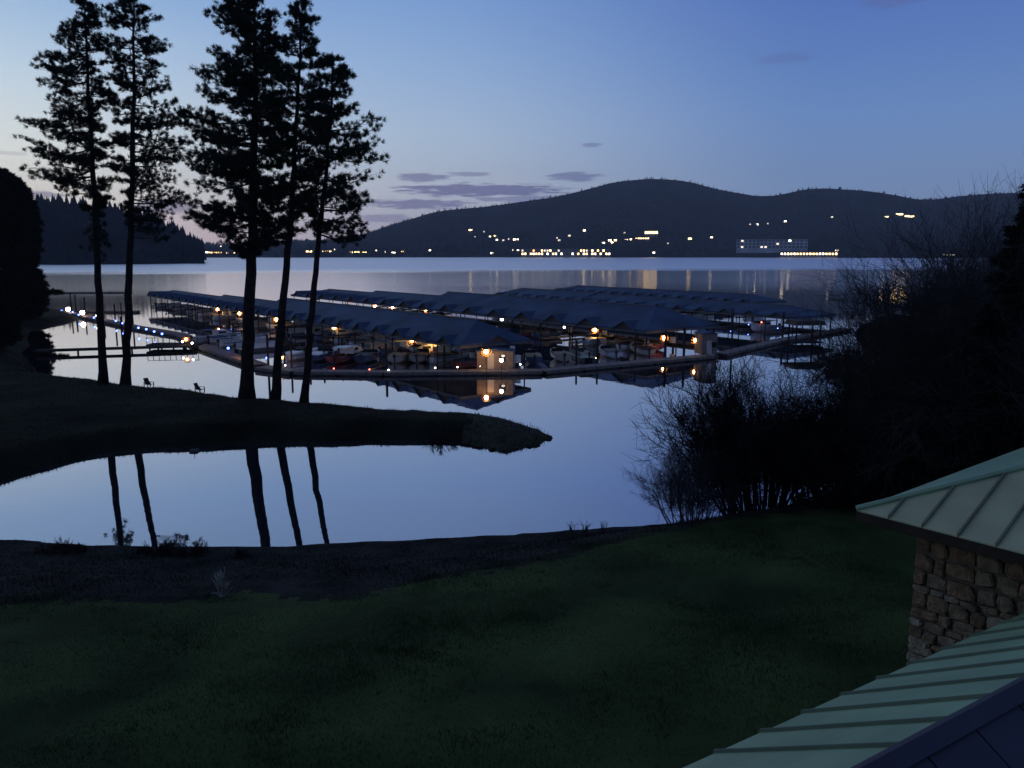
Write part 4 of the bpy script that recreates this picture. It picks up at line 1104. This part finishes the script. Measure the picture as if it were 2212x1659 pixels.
hut(at_z(1516, 766, .5), R(14), 2.4, 2.4, 3.0, 'hut_wall', 'brown wooden hut at the end of the wide gabled slip row', .3)
t = thing('dock_post', 'pale lit square post by the hut of the longest slip row', 'post', at_z(1107, 792, .5) + Vector((0, 0, .005)), 0)
MB().box(-.3, .3, -.3, .3, 0, 2.5).build('shaft', 'hut_white', t); MB().box(-.36, .36, -.36, .36, 2.505, 2.65, .05).build('cap', 'hut_white', t)
# open shelter near the right shore
q = at_z(1718, 746)
t = thing('shelter', 'small dark open shelter with four posts by the shore thicket', 'shelter', (q.x, q.y, 0), R(8))
for x_ in (.2, 4.4):
    for y_ in (.2, 2.8): MB().tube([(x_, y_, -1.3), (x_, y_, 3.3)], [.14, .14], 8).build('post', 'pile', t)
MB().box(-.1, 4.7, -.1, 3.1, .3, .5).build('deck', 'pile', t)
MB().prism([(-.5, 3.3), (5.1, 3.3), (4.6, 4.0), (0, 4.0)], 'y', -.5, 3.5).build('roof', 'gable_dark', t)

# open boats tied along the inside of the outer walkway
for (u, v, k, a) in [(455, 742, 'cruiser', 40), (480, 744, 'runabout', 40), (515, 752, 'cruiser', 40), (545, 762, 'pontoon', 40), (640, 782, 'runabout', 60), (690, 783, 'runabout', 70), (742, 785, 'cruiser', 75), (790, 786, 'runabout', 80),
                     (862, 786, 'runabout', 80), (905, 785, 'runabout', 85), (955, 782, 'cruiser', 80), (1150, 787, 'runabout', 95), (1210, 783, 'runabout', 100), (1262, 780, 'pontoon', 100), (1320, 776, 'runabout', 102), (1390, 770, 'runabout', 104)]:
    q = at_z(u, v); boat(k, (q.x, q.y + 3.2, .02), R(a - 90), 'tied up behind the front walkway', f'{k}s behind the front walkway')

# ------------------------------------------------------------------ neighbouring roofs and stone wall
# far wing: hipped standing seam roof over a stone wall
tip = at_z(1850, 1101, 9.3)
e1 = Vector((.62, -.785, 0)).normalized(); e2 = Vector((-e1.y, e1.x, 0)); pit = .44
house = thing('stone_house', 'stone walled house with a pale green standing seam hip roof', 'house', (tip.x, tip.y, ground(tip.x, tip.y)), math.atan2(e1.y, e1.x))
gz = house.location.z; ez = 9.3 - gz
# local frame: x along e1, y along e2
RL, RD = 13.0, 11.0
rf = MB()
rh = ez + pit * RD / 2
roof_pts = [(0, 0, ez), (RL, 0, ez), (RL, RD, ez), (0, RD, ez), (RD / 2, RD / 2, rh), (RL, RD / 2, rh)]
base = MB().poly([(x, y, z - .10) for x, y, z in roof_pts] + [(x, y, z - .26) for x, y, z in roof_pts], (0, 1, 5, 4), (2, 3, 4, 5), (3, 0, 4), (6, 10, 11, 7), (8, 11, 10, 9), (9, 10, 6), (0, 6, 7, 1), (1, 7, 11, 5), (5, 11, 8, 2), (2, 8, 9, 3), (3, 9, 6, 0)).build('roof', 'soffit', house)
pw_ = .72
def panel(x0, x1, y0a, y0b, f, pts_fn):
    pass
k = 0; x = .02
while x < RL - .05:      # panels of the slope that faces the camera
    xa, xb = x, min(x + pw_, RL)
    ya, yb = min(xa, RD / 2), min(xb, RD / 2)
    pts = [(xa + .012, 0, ez), (xb - .012, 0, ez), (xb - .012, yb, ez + pit * yb), (xa + .012, ya, ez + pit * ya)]
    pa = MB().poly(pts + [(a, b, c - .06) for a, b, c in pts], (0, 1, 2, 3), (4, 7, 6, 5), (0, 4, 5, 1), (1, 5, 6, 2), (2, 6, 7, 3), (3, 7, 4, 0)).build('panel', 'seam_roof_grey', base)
    if yb > .3:
        s0 = Vector((xb, .0, ez)); s1 = Vector((xb, yb - .04, ez + pit * (yb - .04)))
        MB().poly([(xb - .022, 0, ez - .02), (xb + .022, 0, ez - .02), (xb + .022, s1.y, s1.z - .02), (xb - .022, s1.y, s1.z - .02), (xb - .022, 0, ez + .07), (xb + .022, 0, ez + .07), (xb + .022, s1.y, s1.z + .07), (xb - .022, s1.y, s1.z + .07)],
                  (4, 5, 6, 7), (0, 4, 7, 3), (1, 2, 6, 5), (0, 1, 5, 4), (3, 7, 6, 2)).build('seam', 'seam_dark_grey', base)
    x += pw_
y = .02
while y < RD - pw_:      # panels of the lake side slope
    ya, yb = y, y + pw_
    pts = [(0, ya + .012, ez), (0, yb - .012, ez), (min(yb, RD - yb), yb - .012, ez + pit * min(yb, RD - yb)), (min(ya, RD - ya), ya + .012, ez + pit * min(ya, RD - ya))]
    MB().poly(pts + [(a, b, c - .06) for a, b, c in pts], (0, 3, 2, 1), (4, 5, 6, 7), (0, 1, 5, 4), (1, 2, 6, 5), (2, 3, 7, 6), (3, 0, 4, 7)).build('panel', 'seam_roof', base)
    y += pw_
MB().tube([(0, 0, ez + .03), (RD / 2, RD / 2, rh + .03)], [.07, .07], 6).build('hip_cap', 'seam_roof', base)
MB().tube([(RD / 2, RD / 2, rh + .03), (RL, RD / 2, rh + .03)], [.07, .07], 6).build('ridge_cap', 'seam_roof', base)
MB().box(0.02, RL, -.03, .05, ez - .24, ez - .03).build('gutter', 'soffit', base)
# the wall: core and stones
ox, oy = 1.05, .75
wall = MB().box(ox, RL - .3, oy, RD - .8, -1.0, ez - .26).build('wall', 'mortar', house)
rs = random.Random(4)
z = -.6; nst = 0
SM = {}
def stone(parent, x0, x1, z0, z1, yface, depth, mt):
    r = rs; cx = (x0 + x1) / 2; cz_ = (z0 + z1) / 2; hw_ = (x1 - x0) / 2; hh_ = (z1 - z0) / 2
    N = 8; ring = []; tw_ = r.uniform(-.16, .16)
    for i in range(N):
        a = 2 * math.pi * i / N + r.uniform(-.22, .22) + tw_
        c_, s_ = math.cos(a), math.sin(a); q_ = 1 / max(abs(c_), abs(s_)) ; q_ = min(q_, 1.36) * r.uniform(.90, 1.0)
        ring.append((cx + c_ * q_ * hw_, cz_ + s_ * q_ * hh_))
    b = MB()
    b.v = [(x_, yface, z_) for x_, z_ in ring] + [(x_, yface - depth * .7, z_) for x_, z_ in ring] + [(cx + (x_ - cx) * .78, yface - depth * r.uniform(.9, 1.2), cz_ + (z_ - cz_) * .78) for x_, z_ in ring]
    for i in range(N):
        j = (i + 1) % N
        b.f += [(i, j, N + j, N + i), (N + i, N + j, 2 * N + j, 2 * N + i)]
    b.f.append(tuple(range(2 * N, 3 * N)))
    return b.build('stone', mt, parent)
while z < ez - .35:
    hgt = rs.uniform(.12, .40); hgt = min(hgt, ez - .3 - z)
    x = ox
    while x < 6.2:
        wd_ = rs.uniform(.22, .62)
        zf = (z + hgt / 2) / ez
        mt_ = 'stone_c' if (zf > .72 and rs.random() < .6) else rs.choice(['stone_a', 'stone_a', 'stone_b', 'stone_c'])  # brown stones favoured under the eave, painting in a soffit lamp's warm glow
        jz = rs.uniform(-.045, .045)
        stone(wall, x + .005, min(x + wd_, 6.2) - .005, z + .005 + jz, z + hgt - .005 + jz * rs.uniform(-1, 1), oy + .002, rs.uniform(.05, .13), mt_)
        x += wd_
    z += hgt
# near wing: gable with green slope towards the lake and slope towards the camera darkened to navy for shade
a1 = Vector((.848, .53, 0)).normalized(); a2 = Vector((a1.y, -a1.x, 0))
e0 = at_z(1480, 1659, 8.0) - a1 * 6.0
wing = thing('porch_roof', 'teal standing seam porch roof with a shade-coloured dark navy back slope beside the lawn', 'roof', (e0.x, e0.y, 8.0), math.atan2(a1.y, a1.x))
# local: x along a1, y along -a2 (towards lake) ; slope rises towards -y
WL, hwid, pt = 24.0, 2.81, .60
zr_ = hwid * pt
deckp = [(0, 0, -.08), (WL, 0, -.08), (WL, -hwid, zr_ - .08), (0, -hwid, zr_ - .08), (0, -2 * hwid - 1.2, -.08 - 1.2 * pt), (WL, -2 * hwid - 1.2, -.08 - 1.2 * pt)]
rb_ = MB().poly(deckp + [(x, y, z - .14) for x, y, z in deckp], (0, 1, 2, 3), (3, 2, 5, 4), (6, 9, 8, 7), (9, 10, 11, 8), (0, 6, 7, 1), (4, 5, 11, 10), (0, 3, 9, 6), (3, 4, 10, 9), (1, 7, 8, 2), (2, 8, 11, 5)).build('roof_deck', 'soffit', wing)
x = 0; i = 0; pw2 = .95
rs2 = random.Random(9)
while x < WL - .1:
    xa, xb = x + .012, min(x + pw2, WL) - .012; ovh = .05 + rs2.uniform(-.015, .02)
    dz = rs2.uniform(-.004, .004)
    pts = [(xa, ovh, -ovh * pt + dz), (xb, ovh, -ovh * pt + dz), (xb, -hwid, zr_ + dz), (xa, -hwid, zr_ + dz)]
    MB().poly(pts + [(a, b, c - .05) for a, b, c in pts], (0, 1, 2, 3), (4, 7, 6, 5), (0, 4, 5, 1), (1, 5, 6, 2), (2, 6, 7, 3), (3, 7, 4, 0)).build('panel', 'seam_roof', rb_)
    xs = x + pw2; o_ = .09
    MB().poly([(xs - .03, o_, -o_ * pt - .05), (xs + .03, o_, -o_ * pt - .05), (xs + .03, -hwid, zr_ - .05), (xs - .03, -hwid, zr_ - .05), (xs - .018, o_, -o_ * pt + .055), (xs + .018, o_, -o_ * pt + .055), (xs + .018, -hwid, zr_ + .055), (xs - .018, -hwid, zr_ + .055)],
              (4, 5, 6, 7), (0, 4, 7, 3), (1, 2, 6, 5), (0, 1, 5, 4), (3, 7, 6, 2)).build('seam', 'seam_dark', rb_)
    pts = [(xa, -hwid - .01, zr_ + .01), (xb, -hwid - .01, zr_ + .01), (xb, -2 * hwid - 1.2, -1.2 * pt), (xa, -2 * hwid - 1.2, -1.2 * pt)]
    MB().poly(pts + [(a, b, c - .05) for a, b, c in pts], (0, 1, 2, 3), (4, 7, 6, 5), (0, 4, 5, 1), (1, 5, 6, 2), (2, 6, 7, 3), (3, 7, 4, 0)).build('back_panel', 'seam_navy_shaded', rb_)
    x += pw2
MB().prism([(-hwid - .16, zr_ - .02), (-hwid, zr_ + .10), (-hwid + .16, zr_ - .02)], 'x', 0, WL).build('ridge_cap', 'seam_navy_shaded', rb_)
# walls below the wing, down to the lawn
gw = min(ground(e0.x, e0.y), 4) - 9
MB().box(.5, WL - .5, -2 * hwid + .3, -.5, gw - 0, -.35).build('wall', 'siding', wing)
# the house the picture is taken from, behind and around the camera
hs = thing('viewpoint_house', 'dark sided house from whose upper window the view is seen', 'house', (0, -1.0, 0))
MB().box(-9, 14, -10, 0, 3.5, 21).build('wall', 'siding', hs)
MB().prism([(-10.8, 21.02), (.8, 21.02), (-5, 25)], 'x', -10, 15).build('roof', 'seam_navy_shaded', hs)

# ------------------------------------------------------------------ evening haze over the lake
hm = bpy.data.materials.new('haze'); hm.use_nodes = True
hn = hm.node_tree; hn.nodes.clear()
pv = hn.nodes.new('ShaderNodeVolumePrincipled'); pv.inputs['Color'].default_value = (.82, .88, 1, 1); pv.inputs['Density'].default_value = 6.5e-5
ho = hn.nodes.new('ShaderNodeOutputMaterial'); hn.links.new(pv.outputs[0], ho.inputs['Volume'])
MATS['haze'] = hm
hz = MB().box(-7500, 7500, -70, 6400, -10, 620).build('haze', 'haze')
tag(hz, 'thin evening haze over the lake', 'haze', kind='stuff')
sc.cycles.volume_bounces = 0
